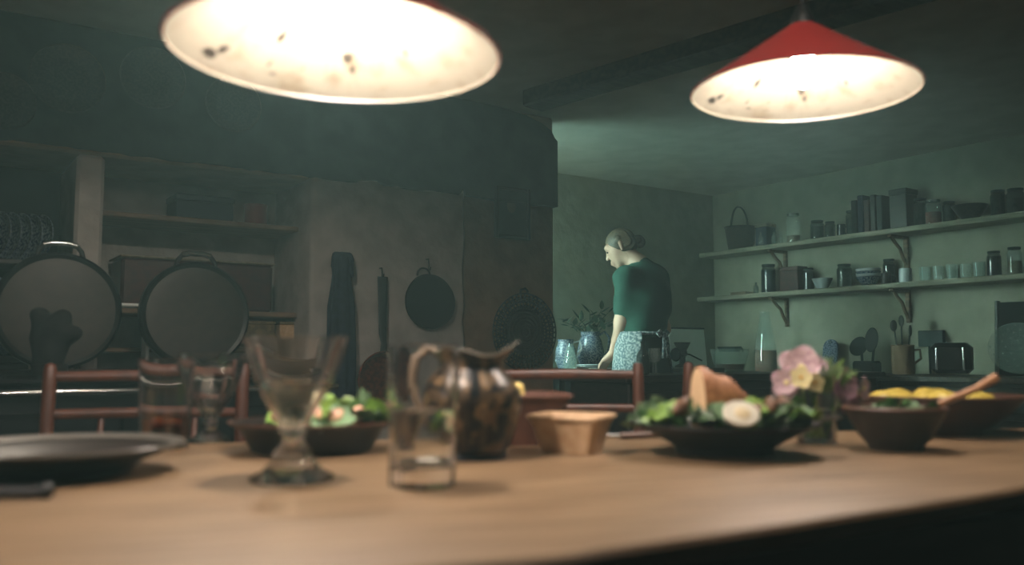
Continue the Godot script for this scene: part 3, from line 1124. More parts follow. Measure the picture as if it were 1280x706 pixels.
	mb.skin([[Vector3(-0.10, 0.10, 0), Vector3(0.08, 0.09, 0.02), 0.09, 0.08], [Vector3(0.0, 0.16, 0.0), Vector3(0.06, 0.2, 0.0), 0.06, 0.04], [Vector3(-0.12, 0.2, -0.02), Vector3(-0.05, 0.24, 0.0), 0.05, 0.035]], 0.014, 0.05, [[Vector3.ZERO, Vector3.DOWN]], func(q: Vector3) -> float: return 0.008 * sin(q.x * 60.0 + q.y * 30.0))
	part(mb, "folds", M.blue_cloth, t)
	t = thing("recess_cupboard", "low dark cupboard in the recess at the left edge", "cupboard", R(ru(88) - 0.27, 0, WC + 0.23), room_basis)
	mb = MB.new()
	mb.box(Vector3(0.50, 0.88, 0.30), Vector3(0, 0.44, -0.01), Basis(), 0.006)
	part(mb, "carcass", M.dark_wood, t)
	mb = MB.new()
	mb.box(Vector3(0.52, 0.024, 0.34), Vector3(0, 0.892, 0), Basis(), 0.004)
	part(mb, "top", M.dark_wood, t)

	# navy coat gathered on a peg
	var cp := hit_w(428, 318, WC - 0.05)
	t = thing("hanging_coat", "dark navy cloth hung in long folds from a peg on the white wall", "coat", cp, room_basis)
	mb = MB.new()
	var prof := []
	for q: Array in [[0.0, -0.80], [0.064, -0.80], [0.064, -0.6], [0.060, -0.42], [0.054, -0.22], [0.040, -0.12], [0.037, -0.075], [0.043, -0.05], [0.042, -0.02], [0.03, 0.004], [0.0, 0.012]]:
		prof.append(Vector2(q[0], q[1]))
	mb.lathe(prof, 56, Transform3D(Basis.from_scale(Vector3(1, 1, 0.5)), Vector3.ZERO), func(r: float, a: float, y: float) -> float: return r * (1.0 + 0.13 * sin(a * 6.0 + y * 3.0) + 0.06 * sin(a * 11.0 - y * 8.0)), 180.0)
	part(mb, "folds", M.navy, t)
	mb = MB.new()
	mb.skin([[Vector3(-0.036, -0.02, 0.005), Vector3(-0.042, -0.085, 0.012), 0.014, 0.009], [Vector3(0.036, -0.02, 0.005), Vector3(0.040, -0.09, 0.012), 0.014, 0.009], [Vector3(-0.03, -0.005, 0.0), Vector3(0.03, -0.005, 0.0), 0.016, 0.016]], 0.006, 0.01)
	part(mb, "collar", M.navy, t)
	mb = MB.new()
	mb.tube([Vector3(0, -0.01, -0.05), Vector3(0, 0.0, 0.0)], 0.008, 8)
	part(mb, "peg", M.dark_wood, t)

	# long-handled copper pan
	var hp := hit_w(477, 346, WC - 0.02)
	var pc := hit_w(478, 474, WC - 0.03)
	var dy := hp.y - pc.y
	t = thing("copper_pan", "copper pan hanging by its long dark iron handle on the white wall", "pan", hp, room_basis)
	mb = MB.new()
	var disc := Transform3D(Basis(Vector3.RIGHT, PI / 2), Vector3(0, -dy, -0.01))
	mb.lathe([Vector2(0, 0), Vector2(0.098, 0.0), Vector2(0.105, 0.006), Vector2(0.118, 0.045), Vector2(0.122, 0.048), Vector2(0.116, 0.049), Vector2(0.10, 0.008), Vector2(0.0, 0.006)], 48, disc)
	part(mb, "pan_bowl", M.copper, t)
	mb = MB.new()
	mb.tube([Vector3(0, 0.0, 0.01), Vector3(0, -0.06, 0.012), Vector3(0, -0.25, 0.018), Vector3(0, -dy + 0.155, 0.03), Vector3(0, -dy + 0.12, 0.03)], [0.0080, 0.0075, 0.0060, 0.0045, 0.0055], 12, 3.1)
	part(mb, "handle", M.iron, t)
	mb = MB.new()
	mb.ball(Vector3(0, -dy + 0.118, 0.040), Vector3.ONE * 0.005, 8)
	part(mb, "rivet", M.steel, t)
	hook("pan_hook", "small iron hook holding the long copper pan", hp + Vector3(0, 0.004, 0), 0.035)

	# flat black griddle with a loop handle
	var gp := hit_w(537.5, 377, WC - 0.02)
	t = thing("iron_griddle", "round black iron griddle hanging from a hook beside the pier corner", "griddle", gp, room_basis * Basis(Vector3(0, 0, 1), 0.12))
	mb = MB.new()
	mb.lathe([Vector2(0, -0.006), Vector2(0.118, -0.006), Vector2(0.126, 0.0), Vector2(0.124, 0.010), Vector2(0.114, 0.006), Vector2(0.0, 0.005)], 48, Transform3D(Basis(Vector3.RIGHT, PI / 2), Vector3.ZERO), func(r: float, a: float, _y: float) -> float: return r * (1.0 + 0.02 * sin(2.0 * a + 0.5) + 0.008 * sin(3.0 * a)))
	part(mb, "plate", M.iron, t)
	mb = MB.new()
	var loop := []
	for k in 13:
		var a := PI * k / 12.0
		loop.append(Vector3(cos(a) * 0.032 - 0.02, 0.122 + sin(a) * 0.032, 0.0))
	mb.tube(loop, 0.004, 8)
	part(mb, "loop_handle", M.iron, t)
	hook("griddle_hook", "small iron hook holding the round griddle", gp + Vector3(-0.01, 0.148, 0), 0.045)

	# small dark framed portrait
	var pp := hit_w(640, 267, WC + 0.005)
	t = thing("framed_picture", "small dark framed portrait of a figure on the tan pier", "picture", pp, room_basis)
	mb = MB.new()
	for sx: float in [-1.0, 1.0]:
		mb.box(Vector3(0.018, 0.252, 0.022), Vector3(sx * 0.094, 0, 0.005), Basis(), 0.004)
		mb.box(Vector3(0.17, 0.018, 0.022), Vector3(0, sx * 0.117, 0.005), Basis(), 0.004)
	part(mb, "picture_frame", M.black, t)
	var im := Image.create(96, 128, false, Image.FORMAT_RGB8)
	for y in 128:
		for x in 96:
			var q := Vector2((x - 44.0) / 15.0, (y - 42.0) / 20.0)
			var s := Vector2((x - 44.0) / 30.0, (y - 118.0) / 52.0)
			var c := Color(0.075, 0.11, 0.125)
			if s.length() < 1.0:
				c = Color(0.05, 0.065, 0.075)
			if q.length() < 1.0:
				c = Color(0.25, 0.215, 0.195).lerp(Color(0.17, 0.15, 0.145), clampf(q.x * 0.5 + 0.3, 0.0, 1.0))
			if q.length() < 1.25 and y < 34:
				c = Color(0.06, 0.06, 0.065)
			im.set_pixel(x, y, c)
	M.picture.albedo_texture = ImageTexture.create_from_image(im)
	mb = MB.new()
	mb.grid([PackedVector3Array([Vector3(-0.085, 0.11, 0.004), Vector3(0.085, 0.11, 0.004)]), PackedVector3Array([Vector3(-0.085, -0.11, 0.004), Vector3(0.085, -0.11, 0.004)])])
	part(mb, "portrait", M.picture, t)
	mb = MB.new()
	mb.box(Vector3(0.175, 0.235, 0.008), Vector3(0, 0, -0.002), Basis(), 0.0)
	part(mb, "backing", M.black, t)

	# round woven tray with an openwork border
	var wc := hit_w(655, 415, WC + 0.012)
	t = thing("woven_tray", "round dark woven tray with an openwork border on the tan pier", "tray", wc, facing)
	mb = MB.new()
	mb.lathe([Vector2(0, 0), Vector2(0.11, 0.0), Vector2(0.112, 0.008), Vector2(0.0, 0.008)], 40)
	part(mb, "woven_centre", M.wicker, t)
	mb = MB.new()
	for k in 6:
		var rr := 0.02 + 0.018 * k
		var ring := []
		for j in 41:
			ring.append(Vector3(cos(TAU * j / 40.0) * rr, 0.010, sin(TAU * j / 40.0) * rr))
		mb.tube(ring, 0.0045, 6)
	part(mb, "coils", M.wicker, t)
	mb = MB.new()
	for rr: float in [0.128, 0.148, 0.170, 0.187]:
		var ring := []
		for j in 49:
			ring.append(Vector3(cos(TAU * j / 48.0) * rr, 0.010, sin(TAU * j / 48.0) * rr))
		mb.tube(ring, 0.004, 6)
	part(mb, "border_hoops", M.wicker, t)
	mb = MB.new()
	for j in 44:
		var a0 := TAU * j / 44.0
		for sgn: float in [-1.0, 1.0]:
			var pts := []
			for q in 5:
				var a := a0 + sgn * 0.16 * q / 4.0
				var rr := 0.112 + 0.075 * q / 4.0
				pts.append(Vector3(cos(a) * rr, 0.010 + 0.003 * sgn, sin(a) * rr))
			mb.tube(pts, 0.0038, 5)
	part(mb, "openwork", M.wicker, t)
	mb = MB.new()
	mb.tube([Vector3(-0.03, 0.012, -0.185), Vector3(-0.028, 0.012, -0.205), Vector3(0.0, 0.012, -0.212), Vector3(0.012, 0.012, -0.2), Vector3(0.012, 0.012, -0.185)], 0.006, 8)
	part(mb, "hanging_loop", M.wicker, t)

func hook(called: String, label: String, p: Vector3, tall: float) -> void:
	var mb := MB.new()
	mb.tube([Vector3(0, tall, -0.03), Vector3(0, tall, 0.0), Vector3(0, tall * 0.5, 0.004), Vector3(0, 0.0, 0.004), Vector3(0, -0.008, 0.012), Vector3(0, 0.0, 0.02), Vector3(0, 0.008, 0.021)], 0.003, 6)
	single(mb, called, M.iron, label, "hook", p, room_basis)


# ---------------------------------------------------------------- kitchen fittings
const COUNTER := 0.80
const SHELF_U := 4.80       # front edge of the wall shelves

func cabinet(label: String, where: Vector3, b: Basis, width: float, deep: float, tall: float) -> void:
	# local z faces out; origin on the floor at the middle of the back
	var t := thing("kitchen_cabinet", label, "cabinet", where, b, "dark base cabinets")
	var mb := MB.new()
	mb.box(Vector3(width - 0.004, tall - 0.1, deep - 0.03), Vector3(0, 0.1 + (tall - 0.1) / 2, (deep - 0.03) / 2), Basis(), 0.004)
	part(mb, "carcass", M.dark_wood, t)
	mb = MB.new()
	mb.box(Vector3(width - 0.02, 0.1, deep - 0.08), Vector3(0, 0.05, (deep - 0.08) / 2), Basis(), 0.0)
	part(mb, "plinth", M.black, t)
	mb = MB.new()
	mb.box(Vector3(width - 0.03, 0.13, 0.022), Vector3(0, tall - 0.085, deep - 0.018), Basis(), 0.005)
	var dr := part(mb, "drawer_front", M.dark_wood, t)
	mb = MB.new()
	mb.ball(Vector3(0, tall - 0.085, deep + 0.006), Vector3(0.014, 0.014, 0.012), 12)
	part(mb, "knob", M.steel, dr)
	mb = MB.new()
	mb.box(Vector3(width - 0.03, tall - 0.29, 0.022), Vector3(0, 0.11 + (tall - 0.29) / 2, deep - 0.018), Basis(), 0.005)
	mb.box(Vector3(width - 0.14, tall - 0.41, 0.008), Vector3(0, 0.11 + (tall - 0.29) / 2, deep - 0.005), Basis(), 0.003)
	var dd := part(mb, "door", M.dark_wood, t)
	mb = MB.new()
	mb.ball(Vector3(width / 2 - 0.06, tall - 0.26, deep + 0.008), Vector3(0.014, 0.014, 0.012), 12)
	part(mb, "knob", M.steel, dd)

func build_kitchen() -> void:
	var rb := room_basis
	var to_u := rb * Basis(Vector3.UP, -PI / 2)          # local z faces along -u
	# along the shelf wall
	var names := ["dark base cabinet under the shelves, by the back corner", "dark base cabinet under the shelves, below the tall bottle", "dark base cabinet under the shelves, below the utensil jar", "dark base cabinet under the shelves, below the toaster", "dark base cabinet under the shelves, below the dark framed panel"]
	for k in 5:
		cabinet(names[k], R(4.985, 0, 4.30 - 0.56 * k), to_u, 0.56, 0.55, COUNTER - 0.03)
	var mb := MB.new()
	room_box(mb, 4.42, 5.0, COUNTER - 0.03, COUNTER, 1.7, W1 - 0.003, 0.004)
	single(mb, "worktop", M.worktop, "long dark worktop along the shelf wall", "worktop", Vector3.ZERO, rb)
	# along the back wall of the nook
	var back := ["dark cabinet in the nook beside the tan pier", "dark cabinet in the nook where the person works", "dark cabinet in the nook below the white board"]
	for k in 3:
		cabinet(back[k], R(2.755 + 0.66 * k, 0, W1 - 0.025), rb, 0.66, 0.58, COUNTER + 0.0)
	mb = MB.new()
	room_box(mb, 2.41, 4.41, COUNTER, COUNTER + 0.03, W1 - 0.62, W1 - 0.003, 0.004)
	single(mb, "nook_worktop", M.worktop, "dark worktop across the nook in front of the person", "worktop", Vector3.ZERO, rb)
	# low dark sideboard between the dining end and the kitchen
	var t := thing("sideboard", "low dark sideboard standing in front of the person, behind the chairs", "sideboard", R(3.42, 0, 3.02), rb)
	mb = MB.new()
	mb.box(Vector3(1.78, 0.70, 0.40), Vector3(0, 0.44, 0), Basis(), 0.006)
	part(mb, "carcass", M.dark_wood, t)
	mb = MB.new()
	mb.box(Vector3(1.86, 0.03, 0.46), Vector3(0, 0.805, 0), Basis(), 0.006)
	part(mb, "top", M.dark_wood, t)
	for k in 4:
		mb = MB.new()
		mb.box(Vector3(0.42, 0.62, 0.02), Vector3(-0.66 + 0.44 * k, 0.44, 0.208), Basis(), 0.005)
		var door := part(mb, "door", M.dark_wood, t)
		mb = MB.new()
		mb.ball(Vector3(-0.66 + 0.44 * k + (0.17 if k % 2 == 0 else -0.17), 0.5, 0.23), Vector3.ONE * 0.013, 10)
		part(mb, "knob", M.steel, door)
	for sx: float in [-1.0, 1.0]:
		for sz: float in [-1.0, 1.0]:
			mb = MB.new()
			mb.box(Vector3(0.05, 0.09, 0.05), Vector3(sx * 0.84, 0.045, sz * 0.16), Basis(), 0.004)
			part(mb, "foot", M.dark_wood, t)
	# two long wall shelves on brackets
	for k in 2:
		var y := shelf_y(k)
		mb = MB.new()
		room_box(mb, SHELF_U, 5.0, y - 0.032, y, 1.9, 4.56 if k == 0 else 4.59, 0.004)
		single(mb, "wall_shelf", M.shelf, ["upper long pale wooden shelf on the kitchen wall", "lower long pale wooden shelf on the kitchen wall"][k], "shelf", Vector3.ZERO, rb)
		for q in 2:
			var w := to_room(hit_u([975, 1127][q], 380, 4.92)).z
			t = thing("shelf_bracket", "painted scroll bracket under the %s shelf, %s" % [["upper", "lower"][k], ["near the back corner", "above the utensil jar"][q]], "bracket", R(5.0, y - 0.032, w), to_u)
			mb = MB.new()
			mb.box(Vector3(0.03, 0.20, 0.018), Vector3(0, -0.10, 0.010), Basis(), 0.004)
			part(mb, "back_plate", M.shelf_brown, t)
			mb = MB.new()
			mb.box(Vector3(0.03, 0.016, 0.17), Vector3(0, -0.009, 0.10), Basis(), 0.004)
			part(mb, "arm", M.shelf_brown, t)
			mb = MB.new()
			mb.tube([Vector3(0, -0.17, 0.018), Vector3(0, -0.13, 0.05), Vector3(0, -0.08, 0.075), Vector3(0, -0.05, 0.12), Vector3(0, -0.016, 0.16)], 0.010, 8)
			part(mb, "scroll", M.shelf_brown, t)

func shelf_y(k: int) -> float:
	return hit_u(1092, [291, 358][k], SHELF_U).y + 0.014

func on_shelf(px: float, k: int, back := 0.10) -> Vector3:
	var p := hit_u(px, [300, 360][k], SHELF_U + back)
	return Vector3(p.x, shelf_y(k), p.z)

func jar(called: String, label: String, where: Vector3, r: float, h: float, m: Material, lid: Material, inside: Material = null, fill := 0.6) -> void:
	var t := thing(called, label, "jar", where)
	var mb := MB.new()
	mb.lathe([Vector2(0, 0.0), Vector2(r * 0.92, 0.0), Vector2(r, 0.006), Vector2(r, h * 0.78), Vector2(r * 0.82, h * 0.88), Vector2(r * 0.8, h * 0.93)], 24)
	part(mb, "glass_body", m, t)
	mb = MB.new()
	mb.lathe([Vector2(0, h * 0.92), Vector2(r * 0.88, h * 0.92), Vector2(r * 0.88, h), Vector2(0, h)], 24)
	part(mb, "lid", lid, t)
	if inside:
		mb = MB.new()
		mb.lathe([Vector2(0, 0.004), Vector2(r * 0.9, 0.004), Vector2(r * 0.94, 0.01), Vector2(r * 0.94, h * fill), Vector2(0, h * fill + 0.004)], 20)
		part(mb, "contents", inside, t)

func bottle(called: String, label: String, where: Vector3, r: float, h: float, m: Material, fill: Material = null, conical := false) -> void:
	var t := thing(called, label, "bottle", where)
	var mb := MB.new()
	var prof := [Vector2(0, 0.0), Vector2(r * 0.9, 0.0), Vector2(r, 0.008), Vector2(r, h * 0.55), Vector2(r * 0.8, h * 0.66), Vector2(r * 0.36, h * 0.78), Vector2(r * 0.32, h * 0.96), Vector2(r * 0.42, h * 0.965), Vector2(r * 0.42, h), Vector2(r * 0.28, h)]
	if conical:
		prof = [Vector2(0, 0.0), Vector2(r * 0.95, 0.0), Vector2(r, 0.008), Vector2(r * 0.98, h * 0.3), Vector2(r * 0.8, h * 0.55), Vector2(r * 0.5, h * 0.82), Vector2(r * 0.4, h * 0.95), Vector2(r * 0.48, h * 0.97), Vector2(r * 0.46, h), Vector2(r * 0.34, h)]
	mb.lathe(prof, 28)
	part(mb, "glass_body", m, t)
	if fill:
		mb = MB.new()
		mb.lathe([Vector2(0, 0.005), Vector2(r * 0.88, 0.005), Vector2(r * 0.95, 0.012), Vector2(r * 0.93, h * 0.36), Vector2(0, h * 0.362)], 24)
		part(mb, "contents", fill, t)

func bowl(called: String, label: String, where: Vector3, r: float, h: float, m: Material, foot := 0.5, group := "", rim: Material = null) -> Node3D:
	var t := thing(called, label, "bowl", where, cam_basis, group)
	var mb := MB.new()
	mb.lathe([Vector2(0, 0.0), Vector2(r * foot, 0.0), Vector2(r * foot * 1.02, h * 0.10), Vector2(r * lerpf(foot, 1.0, 0.42), h * 0.38), Vector2(r * lerpf(foot, 1.0, 0.8), h * 0.76), Vector2(r, h - 0.002), Vector2(r - 0.0015, h), Vector2(r - 0.004, h - 0.001), Vector2(r * lerpf(foot, 1.0, 0.76), h * 0.74), Vector2(r * lerpf(foot, 1.0, 0.3), h * 0.36), Vector2(r * foot * 0.7, h * 0.18), Vector2(0.0, h * 0.15)], 48, Transform3D(), null, 50.0)
	part(mb, "body", m, t)
	if rim:
		mb = MB.new()
		mb.lathe([Vector2(r - 0.004, h - 0.0015), Vector2(r + 0.0008, h - 0.003), Vector2(r + 0.001, h), Vector2(r - 0.002, h + 0.0015), Vector2(r - 0.005, h)], 48)
		part(mb, "rim", rim, t)
	return t

func mug(label: String, where: Vector3, r: float, h: float, m: Material, turn := 0.0) -> void:
	var t := thing("mug", label, "mug", where, cam_basis * Basis(Vector3.UP, turn))
	var mb := MB.new()
	mb.lathe([Vector2(0, 0), Vector2(r * 0.92, 0), Vector2(r, 0.005), Vector2(r, h), Vector2(r - 0.004, h), Vector2(r - 0.004, 0.008), Vector2(0, 0.007)], 24)
	part(mb, "body", m, t)
	mb = MB.new()
	mb.tube([Vector3(r, h * 0.8, 0), Vector3(r + 0.022, h * 0.75, 0), Vector3(r + 0.026, h * 0.5, 0), Vector3(r + 0.018, h * 0.28, 0), Vector3(r, h * 0.2, 0)], 0.005, 8)
	part(mb, "handle", m, t)

func block(called: String, label: String, category: String, where: Vector3, size: Vector3, m: Material, lid: Material, b := cam_basis) -> void:
	var t := thing(called, label, category, where, b)
	var mb := MB.new()
	mb.box(Vector3(size.x, size.y * 0.86, size.z), Vector3(0, size.y * 0.43, 0), Basis(), 0.004)
	part(mb, "body", m, t)
	mb = MB.new()
	mb.box(Vector3(size.x + 0.006, size.y * 0.14, size.z + 0.006), Vector3(0, size.y * 0.93, 0), Basis(), 0.003)
	part(mb, "lid", lid, t)

func build_shelf_things() -> void:
	var rb := room_basis
	# upper shelf, from the back corner outwards
	var p := on_shelf(925, 0)
	var t := thing("wicker_basket", "wicker basket with a tall hoop handle at the end of the upper shelf", "basket", p, rb)
	var mb := MB.new()
	mb.lathe([Vector2(0, 0.0), Vector2(0.082, 0.0), Vector2(0.105, 0.155), Vector2(0.110, 0.158), Vector2(0.110, 0.168), Vector2(0.100, 0.168), Vector2(0.096, 0.150), Vector2(0.076, 0.008), Vector2(0, 0.008)], 36, Transform3D(), func(r: float, a: float, y: float) -> float: return r * (1.0 + 0.012 * sin(a * 24.0 + floorf(y * 60.0) * PI)))
	part(mb, "basket_body", M.basket, t)
	mb = MB.new()
	var hoop := []
	for k in 21:
		var a := PI * k / 20.0
		hoop.append(Vector3(cos(a) * 0.088, 0.16 + sin(a) * 0.155, 0))
	mb.tube(hoop, 0.007, 8)
	part(mb, "hoop_handle", M.basket, t)
	block("flat_tin", "flat dark tin with a pale lid behind the hoop basket", "tin", on_shelf(957, 0, 0.13), Vector3(0.10, 0.165, 0.10), M.box_blue, M.shelf, rb)
	bottle("oil_bottle", "slim clear bottle on the upper shelf, right beside the basket", on_shelf(951, 0, 0.04), 0.018, 0.10, M.jar)
	bottle("oil_bottle", "slim clear bottle with a glint, between basket and tall jar", on_shelf(968, 0, 0.05), 0.02, 0.085, M.jar)
	bottle("oil_bottle", "slim clear bottle standing against the tall glass jar", on_shelf(976, 0, 0.06), 0.014, 0.09, M.jar)
	jar("storage_jar", "tall clear glass jar with a steel lid on the upper shelf", on_shelf(992, 0, 0.09), 0.045, 0.20, M.jar, M.steel, M.shelf_brown, 0.25)
	jar("storage_jar", "squat dark jar right of the tall glass jar", on_shelf(1022, 0, 0.10), 0.045, 0.13, M.jar_dark, M.iron, M.bowl_dark, 0.7)
	mug("small dark mug with a bright glint on the upper shelf", on_shelf(1052, 0, 0.06), 0.026, 0.075, M.enamel)
	var book_tones := [M.cloth_dark, M.navy, M.red_tin, M.dark_wood, M.green_paint]
	for k in 5:
		var q := on_shelf(1077 + 8 * k, 0, 0.10)
		var h: float = [0.21, 0.235, 0.20, 0.225, 0.215][k]
		t = thing("cookery_book", ["black cookery book, first of the upright row on the upper shelf", "navy cookery book, tallest of the upright row on the upper shelf", "dull red cookery book, shortest of the upright row on the upper shelf", "brown cookery book standing in the upright row on the upper shelf", "dark green cookery book, last of the upright row beside the caddy"][k], "book", q, rb, "cookery books on the upper shelf")
		mb = MB.new()
		mb.box(Vector3(0.15, h, 0.036), Vector3(0, h / 2, 0), Basis(), 0.004)
		part(mb, "cover", book_tones[k], t)
		mb = MB.new()
		mb.box(Vector3(0.142, h - 0.006, 0.026), Vector3(0.006, h / 2 + 0.004, 0), Basis(), 0.001)
		part(mb, "pages", M.tan_box, t)
	block("tea_caddy", "brown tea caddy on the upper shelf beside the cookery books", "caddy", on_shelf(1131, 0, 0.11), Vector3(0.11, 0.24, 0.12), M.dark_wood, M.dark_wood, rb * Basis(Vector3.UP, PI / 2))
	jar("preserve_jar", "glass preserve jar with something red inside, upper shelf", on_shelf(1168, 0, 0.08), 0.045, 0.145, M.jar, M.steel, M.box_red, 0.5)
	bowl("shelf_bowl", "wide patterned china bowl at the right of the upper shelf", on_shelf(1214, 0, 0.09), 0.095, 0.085, M.china_dark, 0.45)
	jar("preserve_jar", "dark jar on the upper shelf at the right edge of the picture", on_shelf(1272, 0, 0.09), 0.045, 0.14, M.jar_dark, M.iron, M.bowl_dark, 0.6)
	jar("storage_jar", "small dark jar between the squat jar and the glinting mug", on_shelf(1038, 0, 0.10), 0.034, 0.11, M.jar_dark, M.iron, M.bowl_black, 0.7)
	jar("storage_jar", "dark jar standing left of the cookery books", on_shelf(1065, 0, 0.10), 0.034, 0.16, M.jar_dark, M.iron, M.dark_wood, 0.7)
	jar("storage_jar", "dark jar between the tea caddy and the red preserve", on_shelf(1152, 0, 0.10), 0.040, 0.17, M.jar_dark, M.iron, M.bowl_black, 0.8)
	jar("storage_jar", "dark jar between the red preserve and the wide bowl", on_shelf(1188, 0, 0.12), 0.036, 0.13, M.jar_dark, M.iron, M.dark_wood, 0.8)
	jar("storage_jar", "dark jar right of the wide bowl on the upper shelf", on_shelf(1250, 0, 0.11), 0.040, 0.15, M.jar_dark, M.iron, M.bowl_black, 0.8)
	# lower shelf
	block("cutting_block", "thin wooden board lying at the far end of the lower shelf", "board", on_shelf(928, 1, 0.10), Vector3(0.14, 0.022, 0.10), M.shelf_brown, M.shelf_brown, rb * Basis(Vector3.UP, PI / 2))
	bottle("spice_bottle", "little dark spice bottle at the far end of the lower shelf", on_shelf(945, 1, 0.06), 0.018, 0.08, M.jar_dark)
	jar("storage_jar", "tall dark blue jar near the far end of the lower shelf", on_shelf(961, 1, 0.09), 0.050, 0.20, M.jar_dark, M.iron, M.box_blue, 0.8)
	block("red_carton", "dull red carton on the lower shelf left of the pale bowl", "carton", on_shelf(992, 1, 0.10), Vector3(0.15, 0.165, 0.10), M.red_tin, M.red_tin, rb * Basis(Vector3.UP, PI / 2))
	bowl("shelf_bowl", "small pale china bowl on the lower shelf beside the red carton", on_shelf(1028, 1, 0.08), 0.065, 0.07, M.china, 0.5)
	jar("storage_jar", "dark storage jar in the middle of the lower shelf", on_shelf(1056, 1, 0.10), 0.046, 0.15, M.jar_dark, M.iron, M.bowl_dark, 0.8)
	for k in 4:
		bowl("stacked_bowl", "blue grey bowl in the nested stack on the lower shelf", on_shelf(1086, 1, 0.09) + Vector3(0, 0.017 * k, 0), 0.075, 0.055, M.china_blue if k % 2 == 0 else M.china, 0.5, "nested bowls on the lower shelf")
	mug("glazed brown mug between the stacked bowls and the white mug", on_shelf(1108, 1, 0.05), 0.030, 0.065, M.bowl_dark)
	mug("plain white mug on the lower shelf above the bracket", on_shelf(1132, 1, 0.07), 0.036, 0.085, M.china, 0.8)
	for k in 5:
		var q := on_shelf(1157 + 17 * k, 1, 0.07 + 0.03 * (k % 2))
		mb = MB.new()
		mb.lathe([Vector2(0, 0), Vector2(0.028, 0), Vector2(0.033, 0.085), Vector2(0.031, 0.085), Vector2(0.0265, 0.006), Vector2(0, 0.006)], 20)
		single(mb, "shelf_tumbler", M.jar, "upturned clear tumbler in the row on the lower shelf", "tumbler", q, cam_basis, "tumblers on the lower shelf")
	jar("storage_jar", "dark jar between the red carton and the pale bowl", on_shelf(1011, 1, 0.13), 0.036, 0.15, M.jar_dark, M.iron, M.dark_wood, 0.8)
	jar("storage_jar", "dark jar behind the brown mug on the lower shelf", on_shelf(1112, 1, 0.15), 0.036, 0.16, M.jar_dark, M.iron, M.dark_wood, 0.8)
	jar("storage_jar", "dark jar right of the row of tumblers", on_shelf(1244, 1, 0.10), 0.036, 0.14, M.jar_dark, M.iron, M.bowl_black, 0.8)
	jar("storage_jar", "clear jar with a dark lid at the right end of the lower shelf", on_shelf(1270, 1, 0.09), 0.036, 0.15, M.jar, M.iron, M.tan_box, 0.5)

